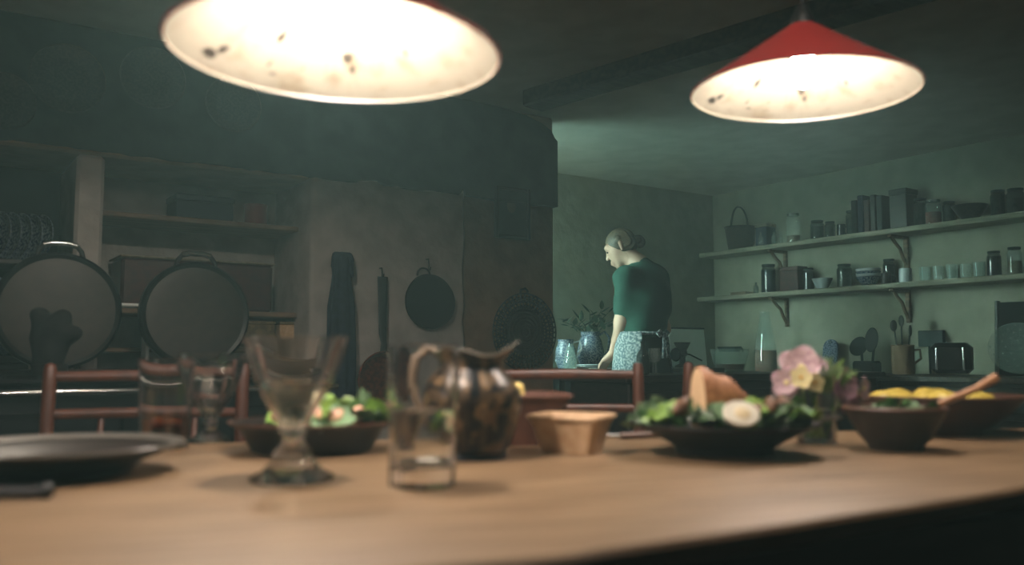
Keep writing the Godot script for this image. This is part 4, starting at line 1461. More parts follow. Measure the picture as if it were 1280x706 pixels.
func build_counter_things() -> void:
	var rb := room_basis
	var ny := COUNTER + 0.03
	# nook worktop: jugs, branches, decanter, papers
	var p := hit_w(738, 430, 4.25)
	var t := thing("blue_jug", "blue and white jug full of leafy branches beside the pier", "jug", Vector3(p.x, ny, p.z))
	var mb := MB.new()
	mb.lathe([Vector2(0, 0), Vector2(0.05, 0), Vector2(0.075, 0.04), Vector2(0.085, 0.10), Vector2(0.07, 0.17), Vector2(0.055, 0.20), Vector2(0.062, 0.225), Vector2(0.058, 0.225), Vector2(0.05, 0.20), Vector2(0.065, 0.17), Vector2(0.078, 0.10), Vector2(0.0, 0.01)], 32)
	part(mb, "body", M.china_blue, t)
	mb = MB.new()
	mb.tube([Vector3(0.055, 0.205, 0), Vector3(0.09, 0.225, 0), Vector3(0.118, 0.19, 0), Vector3(0.112, 0.12, 0), Vector3(0.082, 0.07, 0)], 0.008, 10)
	part(mb, "handle", M.china_blue, t)
	branches(Vector3(p.x, ny + 0.17, p.z))
	p = hit_w(707, 425, 4.2)
	t = thing("small_china_jug", "smaller white jug half hidden by the pier edge", "jug", Vector3(p.x, ny, p.z))
	mb = MB.new()
	mb.lathe([Vector2(0, 0), Vector2(0.045, 0), Vector2(0.065, 0.05), Vector2(0.06, 0.12), Vector2(0.045, 0.15), Vector2(0.05, 0.175), Vector2(0.046, 0.175), Vector2(0.04, 0.15), Vector2(0.05, 0.1), Vector2(0.0, 0.01)], 28)
	part(mb, "body", M.china_blue, t)
	mb = MB.new()
	mb.tube([Vector3(0.045, 0.155, 0), Vector3(0.085, 0.165, 0), Vector3(0.095, 0.12, 0), Vector3(0.062, 0.065, 0)], 0.007, 10)
	part(mb, "handle", M.china, t)
	p = hit_w(713, 446, 4.05)
	bottle("decanter", "small clear glass decanter in front of the white jug", Vector3(p.x, ny, p.z), 0.04, 0.145, M.jar, null, true)
	p = hit_w(735, 452, 4.12)
	for k in 2:
		single(disc_plate(0.075, 0.015), "side_plate", M.china, "white side plate stacked on the nook worktop by the hand", "plate", Vector3(p.x, ny + 0.008 * k, p.z), cam_basis, "plates by the person's hand")
	p = hit_w(752, 456, 4.02)
	mb = MB.new()
	mb.box(Vector3(0.10, 0.004, 0.13), Vector3(0, 0.002, 0), Basis(Vector3.UP, 0.4), 0.0)
	single(mb, "folded_cloth", M.paper, "folded white cloth under the person's left hand", "cloth", Vector3(p.x, ny, p.z), rb)
	# on the sideboard: a dark bottle and two stemmed glasses
	p = at(764, 452, 4.2)
	var q := to_room(p)
	bottle("wine_bottle", "slim dark bottle standing on the sideboard before the apron", R(q.x, 0.82, 2.98), 0.03, 0.15, M.jar_dark)
	for k in 2:
		var g := to_room(at(776 + 10 * k, 452, 4.22))
		wine_glass("stemmed_glass", "small stemmed glass on the sideboard beside the slim bottle", R(g.x, 0.82, 2.95 + 0.05 * k), 0.022, 0.12, M.jar, "glasses on the sideboard")
	# white board leaning on the back wall, grinder, plastic bowl, tall bottle
	p = hit_w(861, 430, 4.50)
	t = thing("white_board", "plain white enamel board standing against the back wall", "board", Vector3(p.x, ny, p.z), rb * Basis(Vector3.RIGHT, deg_to_rad(-6.0)))
	mb = MB.new()
	mb.box(Vector3(0.36, 0.27, 0.016), Vector3(0, 0.137, 0), Basis(), 0.003)
	part(mb, "panel", M.white_board, t)
	mb = MB.new()
	mb.box(Vector3(0.37, 0.012, 0.02), Vector3(0, 0.276, 0), Basis(), 0.003)
	part(mb, "top_edge", M.iron, t)
	p = hit_w(853, 452, 4.15)
	t = thing("hand_grinder", "black hand-cranked coffee grinder in front of the white board", "grinder", Vector3(p.x, ny, p.z), rb)
	mb = MB.new()
	mb.lathe([Vector2(0, 0), Vector2(0.05, 0), Vector2(0.05, 0.012), Vector2(0.02, 0.025), Vector2(0.02, 0.07), Vector2(0.035, 0.085), Vector2(0.03, 0.11), Vector2(0, 0.112)], 24)
	part(mb, "body", M.iron, t)
	mb = MB.new()
	mb.lathe([Vector2(0.02, 0.105), Vector2(0.028, 0.11), Vector2(0.055, 0.165), Vector2(0.052, 0.165), Vector2(0.026, 0.112)], 24)
	part(mb, "hopper", M.iron, t)
	mb = MB.new()
	mb.lathe([Vector2(0.0, -0.008), Vector2(0.042, -0.008), Vector2(0.045, 0.0), Vector2(0.042, 0.008), Vector2(0.0, 0.008)], 24, Transform3D(Basis(Vector3(0, 0, 1), PI / 2), Vector3(-0.06, 0.085, 0)))
	part(mb, "wheel", M.enamel, t)
	mb = MB.new()
	mb.tube([Vector3(0.03, 0.09, 0), Vector3(0.07, 0.085, 0.0), Vector3(0.12, 0.06, 0.02), Vector3(0.13, 0.045, 0.05)], 0.005, 8)
	part(mb, "crank", M.iron, t)
	var wy := COUNTER
	p = hit_u(912, 440, 4.72)
	var tb := bowl("mixing_bowl", "cloudy plastic mixing bowl on the worktop by the back corner", Vector3(p.x, wy, p.z), 0.135, 0.155, M.jar, 0.72)
	mb = MB.new()
	mb.lathe([Vector2(0, 0.012), Vector2(0.09, 0.012), Vector2(0.10, 0.05), Vector2(0, 0.055)], 28)
	part(mb, "dough", M.terracotta, tb)
	t = thing("handled_pan", "dark pan with a curved handle resting in the mixing bowl", "pan", Vector3(p.x, wy + 0.135, p.z), rb)
	mb = MB.new()
	mb.lathe([Vector2(0, 0), Vector2(0.07, 0), Vector2(0.085, 0.035), Vector2(0.08, 0.035), Vector2(0.066, 0.005), Vector2(0, 0.005)], 28)
	part(mb, "pan_bowl", M.iron, t)
	mb = MB.new()
	mb.tube([Vector3(0.08, 0.03, 0), Vector3(0.11, 0.034, 0), Vector3(0.13, 0.018, 0), Vector3(0.14, 0.0, 0)], 0.007, 8)
	part(mb, "handle", M.iron, t)
	p = hit_u(957, 440, 4.70)
	bottle("tall_bottle", "tall conical bottle half full of amber liquid under the shelves", Vector3(p.x, wy, p.z), 0.075, 0.40, M.jar, M.amber, true)
	# along the worktop to the right
	p = hit_u(1036, 440, 4.9)
	t = thing("paddle_board", "blue grey rounded cutting board leaning under the lower shelf", "board", Vector3(p.x, wy, p.z), rb * Basis(Vector3.UP, -PI / 2) * Basis(Vector3.RIGHT, deg_to_rad(-8.0)))
	mb = MB.new()
	var poly := []
	for k in 17:
		var a := PI * k / 16.0
		poly.append(Vector2(cos(a) * 0.055, 0.16 + sin(a) * 0.055))
	poly.append(Vector2(-0.055, 0.0))
	poly.append(Vector2(0.055, 0.0))
	mb.prism(poly, -0.008, 0.008, 0.003, Transform3D(Basis(Vector3(1, 0, 0), Vector3(0, 0, 1), Vector3(0, 1, 0)), Vector3.ZERO))
	part(mb, "blade", M.blue_cloth, t)
	mb = MB.new()
	mb.lathe([Vector2(0.006, 0.0085), Vector2(0.010, 0.0085), Vector2(0.010, 0.011), Vector2(0.006, 0.011)], 16, Transform3D(Basis(Vector3.RIGHT, PI / 2), Vector3(0, 0.195, 0)))
	part(mb, "eyelet", M.iron, t)
	p = hit_u(1084, 470, 4.78)
	t = thing("kitchen_scale", "dark old kitchen scale with round pans on the worktop", "scale", Vector3(p.x, wy, p.z), rb * Basis(Vector3.UP, -PI / 2))
	mb = MB.new()
	mb.box(Vector3(0.15, 0.075, 0.09), Vector3(0, 0.0375, 0), Basis(), 0.012)
	part(mb, "base", M.iron, t)
	mb = MB.new()
	mb.lathe([Vector2(0, 0.0), Vector2(0.05, 0.0), Vector2(0.062, 0.012), Vector2(0.058, 0.016), Vector2(0.0, 0.01)], 28, Transform3D(Basis(Vector3.RIGHT, deg_to_rad(70.0)), Vector3(-0.045, 0.16, 0.0)))
	part(mb, "round_pan", M.iron, t)
	mb = MB.new()
	mb.lathe([Vector2(0, 0.0), Vector2(0.04, 0.0), Vector2(0.05, 0.012), Vector2(0.046, 0.016), Vector2(0.0, 0.01)], 28, Transform3D(Basis(Vector3.RIGHT, deg_to_rad(80.0)) * Basis.from_scale(Vector3(0.9, 1, 1.5)), Vector3(0.045, 0.20, 0.0)))
	part(mb, "weighing_scoop", M.iron, t)
	mb = MB.new()
	mb.tube([Vector3(-0.03, 0.07, 0), Vector3(-0.04, 0.13, -0.01)], 0.008, 8)
	part(mb, "post", M.iron, t)
	mb = MB.new()
	mb.tube([Vector3(0.04, 0.07, 0), Vector3(0.045, 0.16, -0.01)], 0.008, 8)
	part(mb, "post", M.iron, t)
	p = hit_u(1129, 460, 4.76)
	t = thing("utensil_jar", "stoneware utensil jar on the worktop below the bracket", "jar", Vector3(p.x, wy, p.z))
	mb = MB.new()
	mb.lathe([Vector2(0, 0), Vector2(0.058, 0), Vector2(0.062, 0.01), Vector2(0.062, 0.16), Vector2(0.065, 0.165), Vector2(0.06, 0.17), Vector2(0.055, 0.165), Vector2(0.055, 0.02), Vector2(0, 0.02)], 28)
	part(mb, "body", M.plaster_tan, t)
	mb = MB.new()
	mb.tube([Vector3(0.062, 0.14, 0), Vector3(0.10, 0.14, 0), Vector3(0.105, 0.09, 0), Vector3(0.062, 0.06, 0)], 0.007, 8)
	part(mb, "handle", M.plaster_tan, t)
	for k in 3:
		var a := 0.9 + 2.1 * k
		mb = MB.new()
		var tip := Vector3(cos(a) * 0.05, 0.25 + 0.03 * k, sin(a) * 0.05)
		mb.tube([Vector3(cos(a) * 0.022, 0.022, sin(a) * 0.022), tip * 0.9], 0.005, 8)
		mb.ball(tip, Vector3(0.02, 0.034, 0.008), 12, Basis(Vector3.UP, a))
		single(mb, "wooden_spoon", M.dark_wood, ["dark wooden spoon in the utensil jar, leaning out furthest", "dark wooden spoon in the utensil jar, leaning to the toaster", "dark wooden spoon in the utensil jar, standing tallest"][k], "spoon", Vector3(p.x, wy, p.z))
	p = hit_u(1166, 423, 4.995)
	t = thing("wall_box", "small dark electrical box on the wall above the toaster", "switch box", p, rb * Basis(Vector3.UP, -PI / 2))
	mb = MB.new()
	mb.box(Vector3(0.155, 0.095, 0.03), Vector3(0, 0, 0.012), Basis(), 0.004)
	part(mb, "cover", M.green_paint, t)
	mb = MB.new()
	mb.tube([Vector3(-0.02, -0.045, 0.006), Vector3(-0.02, -0.16, 0.006), Vector3(-0.02, -0.25, 0.006)], 0.006, 6)
	part(mb, "conduit", M.green_paint, t)
	p = hit_u(1191, 470, 4.68)
	t = thing("toaster", "old chrome toaster with a dark case on the worktop", "toaster", Vector3(p.x, wy, p.z), rb * Basis(Vector3.UP, -PI / 2 + 0.35))
	mb = MB.new()
	mb.box(Vector3(0.20, 0.165, 0.12), Vector3(0, 0.0925, 0), Basis(), 0.025)
	part(mb, "case", M.black, t)
	mb = MB.new()
	mb.box(Vector3(0.125, 0.12, 0.006), Vector3(0, 0.09, 0.061), Basis(), 0.002)
	part(mb, "face_plate", M.enamel, t)
	for sx: float in [-1.0, 1.0]:
		mb = MB.new()
		mb.tube([Vector3(sx * 0.066, 0.03, 0.063), Vector3(sx * 0.066, 0.09, 0.064), Vector3(sx * 0.066, 0.15, 0.063)], 0.007, 10)
		part(mb, "chrome_strip", M.chrome, t)
	for k in 2:
		mb = MB.new()
		mb.box(Vector3(0.13, 0.004, 0.022), Vector3(0, 0.175, -0.025 + 0.05 * k), Basis(), 0.001)
		part(mb, "slot", M.iron, t)
	p = hit_u(1268, 430, 4.93)
	t = thing("slate_board", "dark framed slate leaning on the worktop at the right edge", "panel", Vector3(p.x, wy, p.z), rb * Basis(Vector3.UP, -PI / 2) * Basis(Vector3.RIGHT, deg_to_rad(-5.0)))
	mb = MB.new()
	mb.box(Vector3(0.34, 0.40, 0.02), Vector3(0.08, 0.20, 0), Basis(), 0.004)
	part(mb, "board", M.slate_and_shade, t)
	mb = MB.new()
	mb.box(Vector3(0.02, 0.41, 0.03), Vector3(-0.095, 0.205, 0.004), Basis(), 0.004)
	part(mb, "frame_edge", M.black, t)
	p = hit_u(1272, 440, 4.78)
	t = thing("cut_glass_dish", "large cut glass dish standing on edge before the dark panel", "dish", Vector3(p.x, wy + 0.14, p.z), rb * Basis(Vector3.UP, -PI / 2 + 0.4) * Basis(Vector3.RIGHT, deg_to_rad(80.0)))
	mb = MB.new()
	mb.lathe([Vector2(0, 0), Vector2(0.05, 0.0), Vector2(0.09, 0.012), Vector2(0.135, 0.035), Vector2(0.13, 0.037), Vector2(0.085, 0.016), Vector2(0, 0.006)], 48, Transform3D(), func(r: float, a: float, _y: float) -> float: return r * (1.0 + 0.02 * sin(a * 24.0)))
	part(mb, "dish", M.jar, t)
	var stud := MB.new()
	stud.ball(Vector3.ZERO, Vector3.ONE * 0.006, 6)
	for k in 40:
		var a := 2.399 * k
		var rr := 0.02 + 0.105 * sqrt(k / 40.0)
		var o := part(stud, "cut_facet", M.jar, t)
		o.position = Vector3(cos(a) * rr, 0.014 + rr * rr * 1.5, sin(a) * rr)

func wine_glass(called: String, label: String, where: Vector3, r: float, h: float, m: Material, group := "") -> void:
	var t := thing(called, label, "glass", where, cam_basis, group)
	var mb := MB.new()
	mb.lathe([Vector2(0, 0), Vector2(r, 0), Vector2(r * 0.3, 0.005), Vector2(0.0, 0.006)], 24)
	part(mb, "foot", m, t)
	mb = MB.new()
	mb.tube([Vector3(0, 0.004, 0), Vector3(0, h * 0.45, 0)], 0.0035, 8)
	part(mb, "stem", m, t)
	mb = MB.new()
	mb.lathe([Vector2(0.002, h * 0.44), Vector2(r * 0.8, h * 0.52), Vector2(r * 1.05, h * 0.7), Vector2(r * 0.9, h)], 24)
	part(mb, "bowl", m, t)

func leaf(length: float, wide: float, bend: float, xf: Transform3D, mb: MB, curl := 0.3) -> void:
	# a pointed leaf along +y, folded along its rib
	var rows := []
	for i in 8:
		var q := i / 7.0
		var w := wide * sin(PI * pow(q, 0.75)) * 0.5 + 0.0005
		var y := length * q
		var z := bend * length * q * q
		var row := PackedVector3Array()
		for j in 5:
			var s := (j - 2) / 2.0
			row.append(xf * Vector3(s * w, y, z + absf(s) * w * curl))
		rows.append(row)
	mb.grid(rows)

func branches(c: Vector3) -> void:
	var t := thing("leafy_branches", "dark leafy branches spreading out of the blue jug", "branches", c)
	rng.seed = 21
	for k in 7:
		var a := TAU * k / 7.0 + 0.3
		var lean := rng.randf_range(0.10, 0.20)
		var tip := Vector3(cos(a) * lean, rng.randf_range(0.10, 0.20), sin(a) * lean)
		var mb := MB.new()
		mb.tube([Vector3.ZERO, tip * 0.5 + Vector3(0, 0.03, 0), tip], [0.004, 0.003, 0.0015], 6)
		var br := part(mb, "branch", M.leaf_plant, t)
		mb = MB.new()
		for q in 7:
			var p := tip * (0.35 + 0.11 * q)
			var b := Basis(Vector3.UP, rng.randf() * TAU) * Basis(Vector3.RIGHT, rng.randf_range(0.4, 1.3))
			leaf(rng.randf_range(0.06, 0.10), rng.randf_range(0.024, 0.036), 0.3, Transform3D(b, p), mb)
		part(mb, "leaves", M.leaf_plant, br)


# ---------------------------------------------------------------- the person at the counter
func build_person() -> void:
	var dist := 5.0
	var j := func(px: float, py: float, dz: float) -> Vector3: return at(px, py, dist + dz)
	var foot := at(803, 440, dist)
	foot.y = 0.0
	var t := thing("person", "person in a green short-sleeved top and apron, working at the counter with head bowed", "person", foot, Basis())
	var o := func(p: Vector3) -> Vector3: return p - foot
	var fwd := (room_basis * Vector3(-0.15, 0, -1)).normalized()      # the way the hips face
	var left := Vector3.UP.cross(fwd)
	# joints
	var hip: Vector3 = o.call(j.call(803, 447, 0.0))
	var waist: Vector3 = o.call(j.call(803, 416, 0.0))
	var chest: Vector3 = o.call(j.call(806, 372, 0.02))
	var neck: Vector3 = o.call(j.call(799, 331, 0.03))
	var ls: Vector3 = o.call(j.call(783, 348, -0.08))
	var le: Vector3 = o.call(j.call(777, 402, -0.06))
	var lw: Vector3 = o.call(j.call(766, 441, 0.03))
	var rs: Vector3 = o.call(j.call(819, 351, 0.09))
	var re: Vector3 = o.call(j.call(829, 411, 0.06))
	var rw: Vector3 = o.call(j.call(812, 436, 0.24))
	var head: Vector3 = o.call(j.call(778, 311, 0.05))
	var limbs := [[hip, waist, 0.125, 0.105], [waist, chest, 0.105, 0.12], [chest, neck, 0.11, 0.055], [neck, head, 0.047, 0.05],
		[ls, le, 0.046, 0.037], [le, lw, 0.037, 0.024], [rs, re, 0.046, 0.037], [re, rw, 0.037, 0.024],
		[chest + Vector3(0, 0.06, 0), ls, 0.075, 0.05], [chest + Vector3(0, 0.06, 0), rs, 0.075, 0.05]]
	for s: float in [-1.0, 1.0]:
		var h := hip + left * (0.068 * s) + Vector3(0, -0.05, 0)
		var kn := Vector3(h.x, 0.46, h.z) + fwd * 0.03
		var an := Vector3(h.x, 0.08, h.z)
		limbs.append([h, kn, 0.068, 0.05])
		limbs.append([kn, an, 0.052, 0.036])
		limbs.append([an, an + fwd * 0.15 + Vector3(0, -0.05, 0), 0.036, 0.026])
	var mb := MB.new()
	mb.skin(limbs, 0.013, 0.04)
	# head: turned to the image left and bowed; axes of the head
	var hf := cam_basis * Vector3(-0.86, -0.46, -0.25).normalized()
	var hs := Vector3.UP.cross(hf).normalized()                    # towards the head's left
	var hu := hf.cross(hs)
	var hb := Basis(hs, hu, -hf)
	var hp := func(f: float, u: float, s: float) -> Vector3: return head + hf * f + hu * u + hs * s
	var eb := Basis(hs, hu, hf)
	var skull := [[hp.call(-0.002, 0.033, 0.0), Vector3(0.066, 0.074, 0.080), eb], [hp.call(0.035, -0.005, 0.0), Vector3(0.056, 0.072, 0.055), eb],
		[hp.call(0.045, -0.055, 0.0), hp.call(0.062, -0.078, 0.0), 0.036, 0.022],
		[hp.call(0.070, 0.038, -0.03), hp.call(0.070, 0.038, 0.03), 0.020, 0.020],
		[hp.call(0.090, 0.014, 0.0), hp.call(0.103, -0.012, 0.0), 0.007, 0.0095],
		[hp.call(0.086, -0.045, -0.012), hp.call(0.086, -0.045, 0.012), 0.011, 0.011],
		[hp.call(0.084, -0.060, -0.010), hp.call(0.084, -0.060, 0.010), 0.010, 0.010],
		[hp.call(0.0, -0.04, 0.0), o.call(j.call(799, 331, 0.03)), 0.048, 0.046]]
	mb.skin(skull, 0.0042, 0.014)
	for s: float in [-1.0, 1.0]:
		mb.skin([[hp.call(-0.012, 0.026, 0.070 * s), hp.call(-0.004, -0.010, 0.068 * s), 0.014, 0.008]], 0.004, 0.006)
	# hands: palm, four fingers and a thumb each
	for k in 2:
		var w := lw if k == 0 else rw
		var e := le if k == 0 else re
		var dir := ((w - e).normalized() * 0.55 + fwd * 0.6 + Vector3(0, -0.2, 0)).normalized()
		var across := dir.cross(Vector3.UP).normalized() * (1.0 if k == 0 else -1.0)
		var palm := w + dir * 0.055
		var bones := [[w, palm + across * 0.012, 0.023, 0.020], [w, palm - across * 0.014, 0.022, 0.018]]
		for q in 4:
			var root := palm + across * (0.030 - 0.019 * q) + dir * 0.012
			var ln: float = [0.036, 0.041, 0.038, 0.030][q]
			var mid := root + dir * ln + Vector3(0, -0.006, 0)
			var tip := mid + (dir + Vector3(0, -0.7, 0)).normalized() * ln * 0.9
			bones.append([root, mid, 0.0095, 0.0085])
			bones.append([mid, tip, 0.0085, 0.0075])
		var th := w + dir * 0.02 + across * 0.025
		var tm := th + (across + dir * 0.6).normalized() * 0.032 + Vector3(0, -0.01, 0)
		bones.append([th, tm, 0.012, 0.010])
		bones.append([tm, tm + dir * 0.028 + Vector3(0, -0.01, 0), 0.010, 0.008])
		mb.skin(bones, 0.0035, 0.007)
	part(mb, "body", M.skin, t)
	# eyes, brows and mouth
	for s: float in [-1.0, 1.0]:
		mb = MB.new()
		mb.ball(hp.call(0.082, 0.016, 0.030 * s), Vector3(0.012, 0.005, 0.006), 12, eb)
		part(mb, "eye", M.eye, t)
		mb = MB.new()
		mb.tube([hp.call(0.089, 0.042, 0.012 * s), hp.call(0.088, 0.046, 0.03 * s), hp.call(0.074, 0.042, 0.046 * s)], [0.003, 0.0036, 0.002], 6)
		part(mb, "eyebrow", M.hair, t)
	mb = MB.new()
	mb.tube([hp.call(0.090, -0.051, -0.020), hp.call(0.097, -0.051, 0.0), hp.call(0.090, -0.051, 0.020)], [0.002, 0.0055, 0.002], 8)
	part(mb, "lips", M.lip, t)
	# hair: a cap drawn back into a knot
	mb = MB.new()
	var strands := func(p: Vector3) -> float: return 0.0035 * sin((p - head).dot(hs) * 260.0 + (p - head).dot(hu) * 60.0)
	mb.skin([[hp.call(-0.008, 0.038, 0.0), Vector3(0.075, 0.080, 0.086), eb], [hp.call(-0.055, 0.0, -0.03), hp.call(-0.055, 0.0, 0.03), 0.032, 0.032]], 0.005, 0.03, [[hp.call(0.064, 0.060, 0.0), (hf * 0.80 - hu * 0.60).normalized()], [hp.call(-0.07, -0.045, 0.0), -hu]], strands)
	var knot: Vector3 = o.call(j.call(799, 302, 0.04))
	mb.skin([[knot, Vector3(0.034, 0.036, 0.032), eb], [knot - hs * 0.02, knot + hs * 0.02 + hu * 0.012, 0.024, 0.022], [knot, hp.call(-0.06, 0.03, 0.0), 0.024, 0.03]], 0.005, 0.012, [], strands)
	part(mb, "hair", M.hair, t)
	# clothes
	mb = MB.new()
	var crease := func(p: Vector3) -> float: return 0.004 * sin(p.y * 46.0 + p.x * 22.0) * sin(p.z * 17.0 + p.y * 9.0)
	var body := [[waist + Vector3(0, -0.02, 0), chest, 0.118, 0.132], [chest, neck + Vector3(0, -0.012, 0), 0.122, 0.066], [chest + Vector3(0, 0.06, 0), ls, 0.088, 0.062], [chest + Vector3(0, 0.06, 0), rs, 0.088, 0.062],
		[ls, ls.lerp(le, 0.72), 0.062, 0.055], [rs, rs.lerp(re, 0.66), 0.062, 0.056], [chest, chest.lerp(rs, 0.5) + Vector3(0, 0.05, 0), 0.12, 0.095], [chest + left * 0.07, waist + left * 0.05, 0.085, 0.085], [chest - left * 0.07, waist - left * 0.05, 0.085, 0.085]]
	mb.skin(body, 0.012, 0.055, [[waist + Vector3(0, -0.035, 0), Vector3.DOWN]], crease)
	part(mb, "green_top", M.shirt, t)
	mb = MB.new()
	var hem := 0.50
	var prof := [Vector2(0.118, waist.y + 0.0), Vector2(0.128, waist.y - 0.05), Vector2(0.150, hip.y - 0.02), Vector2(0.168, hip.y - 0.15), Vector2(0.19, hem), Vector2(0.186, hem)]
	prof.reverse()
	var fold := func(r: float, a: float, y: float) -> float: return r * (1.0 + 0.05 * clampf((hip.y - y) * 4.0, 0.0, 1.0) * sin(a * 9.0))
	var wx := Transform3D(Basis(left, Vector3.UP, left.cross(Vector3.UP)) * Basis.from_scale(Vector3(1.06, 1, 1.0)), Vector3(hip.x, 0, hip.z))
	mb.lathe(prof, 60, wx, fold)
	part(mb, "skirt", M.skirt, t)
	# apron: wraps the front and the sides, open at the back, tied in a bow
	mb = MB.new()
	var rows := []
	var back := atan2((-fwd).z, (-fwd).x)
	for i in 9:
		var q := i / 8.0
		var y := lerpf(hem + 0.06, waist.y + 0.005, q)
		var r := lerpf(0.196, 0.130, pow(q, 0.8)) + 0.016
		var row := PackedVector3Array()
		for k in 41:
			var a := back + deg_to_rad(52.0 + 256.0 * k / 40.0)
			var rr := r * (1.0 + 0.035 * (1.0 - q) * sin(a * 11.0))
			row.append(Vector3(hip.x + cos(a) * rr * 1.03, y, hip.z + sin(a) * rr * 1.03))
		rows.append(row)
	mb.grid(rows)
	part(mb, "apron", M.apron, t)
	mb = MB.new()
	var ring := []
	for k in 33:
		var a := TAU * k / 32.0
		ring.append(Vector3(hip.x + cos(a) * 0.138, waist.y - 0.004, hip.z + sin(a) * 0.138))
	mb.tube(ring, 0.009, 8)
	var bow := Vector3(hip.x, waist.y - 0.012, hip.z) - fwd * 0.148
	for s: float in [-1.0, 1.0]:
		mb.tube([bow, bow + left * (0.03 * s) + Vector3(0, 0.022, 0), bow + left * (0.055 * s) + Vector3(0, 0.008, 0), bow + left * (0.03 * s) + Vector3(0, -0.010, 0), bow], 0.007, 8)
		mb.tube([bow, bow + left * (0.012 * s) + Vector3(0, -0.06, 0) - fwd * 0.01, bow + left * (0.022 * s) + Vector3(0, -0.13, 0) - fwd * 0.012], [0.007, 0.009, 0.010], 8, 0.4)
	part(mb, "apron_tie", M.apron, t)
	for s: float in [-1.0, 1.0]:
		mb = MB.new()
		var h := hip + left * (0.068 * s)
		mb.skin([[Vector3(h.x, 0.045, h.z) - fwd * 0.03, Vector3(h.x, 0.04, h.z) + fwd * 0.17, 0.046, 0.040]], 0.010, 0.01, [[Vector3(0, 0.001, 0), Vector3.DOWN]])
		part(mb, "shoe", M.shoe, t)


# ---------------------------------------------------------------- chairs
func chair(label: String, where: Vector3, b: Basis) -> void:
	# origin on the floor under the middle of the back; local z points to the front of the seat
	var t := thing("ladder_back_chair", label, "chair", where, b, "chairs along the far side of the table")
	var half := 0.205
	var mb: MB
	for s: float in [-1.0, 1.0]:
		mb = MB.new()
		mb.lathe([Vector2(0, 0), Vector2(0.012, 0), Vector2(0.015, 0.05), Vector2(0.0155, 0.45), Vector2(0.0145, 0.85), Vector2(0.0135, 0.875), Vector2(0.010, 0.885), Vector2(0.0, 0.888)], 14, Transform3D(Basis(Vector3.RIGHT, deg_to_rad(-3.0)), Vector3(s * half, 0, 0.03)))
		part(mb, "back_post", M.chair, t)
		mb = MB.new()
		mb.lathe([Vector2(0, 0), Vector2(0.013, 0), Vector2(0.017, 0.2), Vector2(0.018, 0.44), Vector2(0.0, 0.445)], 14, Transform3D(Basis(), Vector3(s * 0.225, 0, 0.42)))
		part(mb, "front_leg", M.chair, t)
		mb = MB.new()
		mb.tube([Vector3(s * half, 0.22, 0.03), Vector3(s * 0.225, 0.22, 0.42)], 0.010, 8)
		part(mb, "stretcher", M.chair, t)
	for q in 2:
		var y: float = [0.856, 0.774][q]
		mb = MB.new()
		var rows := []
		for i in 13:
			var x := lerpf(-half, half, i / 12.0)
			var z := 0.03 - y * tan(deg_to_rad(3.0)) - 0.028 * cos(x / half * PI / 2)
			var hgt := 0.008 + 0.004 * cos(x / half * PI / 2) * (1.0 if q == 0 else 0.4)
			var row := PackedVector3Array()
			for c in [Vector2(-0.006, -0.010), Vector2(0.006, -0.010), Vector2(0.007, 0.0), Vector2(0.006, hgt), Vector2(0.0, hgt + 0.003), Vector2(-0.006, hgt), Vector2(-0.007, 0.0), Vector2(-0.006, -0.010)]:
				row.append(Vector3(x, y + c.y, z + c.x))
			rows.append(row)
		mb.grid(rows, true)
		part(mb, "back_rail", M.chair, t)
	for k in 3:
		var x := -0.1 + 0.1 * k
		mb = MB.new()
		mb.tube([Vector3(x, 0.46, 0.03), Vector3(x, 0.62, 0.0), Vector3(x, 0.765, 0.03 - 0.04 - 0.026)], [0.007, 0.009, 0.007], 8)
		part(mb, "spindle", M.chair, t)
	mb = MB.new()
	mb.prism([Vector2(-0.21, 0.03), Vector2(0.21, 0.03), Vector2(0.235, 0.43), Vector2(-0.235, 0.43)], 0.435, 0.465, 0.010)
	part(mb, "seat", M.rush, t)
	mb = MB.new()
	mb.tube([Vector3(-0.225, 0.28, 0.42), Vector3(0.225, 0.28, 0.42)], 0.010, 8)
	mb.tube([Vector3(-half, 0.25, 0.02), Vector3(half, 0.25, 0.02)], 0.010, 8)
	part(mb, "cross_rail", M.chair, t)

func build_chairs() -> void:
	var p := at(184, 446, 1.97)
	chair("reddish wooden ladder-back chair in front of the range cooker", Vector3(p.x, 0, p.z), cam_basis * Basis(Vector3.UP, deg_to_rad(10.0)))
	p = at(700, 446, 2.12)
	chair("reddish wooden ladder-back chair behind the patterned jug and dishes", Vector3(p.x, 0, p.z), cam_basis * Basis(Vector3.UP, deg_to_rad(14.0)))
	p = at(853, 446, 2.28)
	var b := cam_basis * Basis(Vector3.UP, deg_to_rad(-101.0))
	chair("reddish wooden chair seen edge-on behind the bread", Vector3(p.x, 0, p.z) - b * Vector3(0.205, 0, 0.0), b)


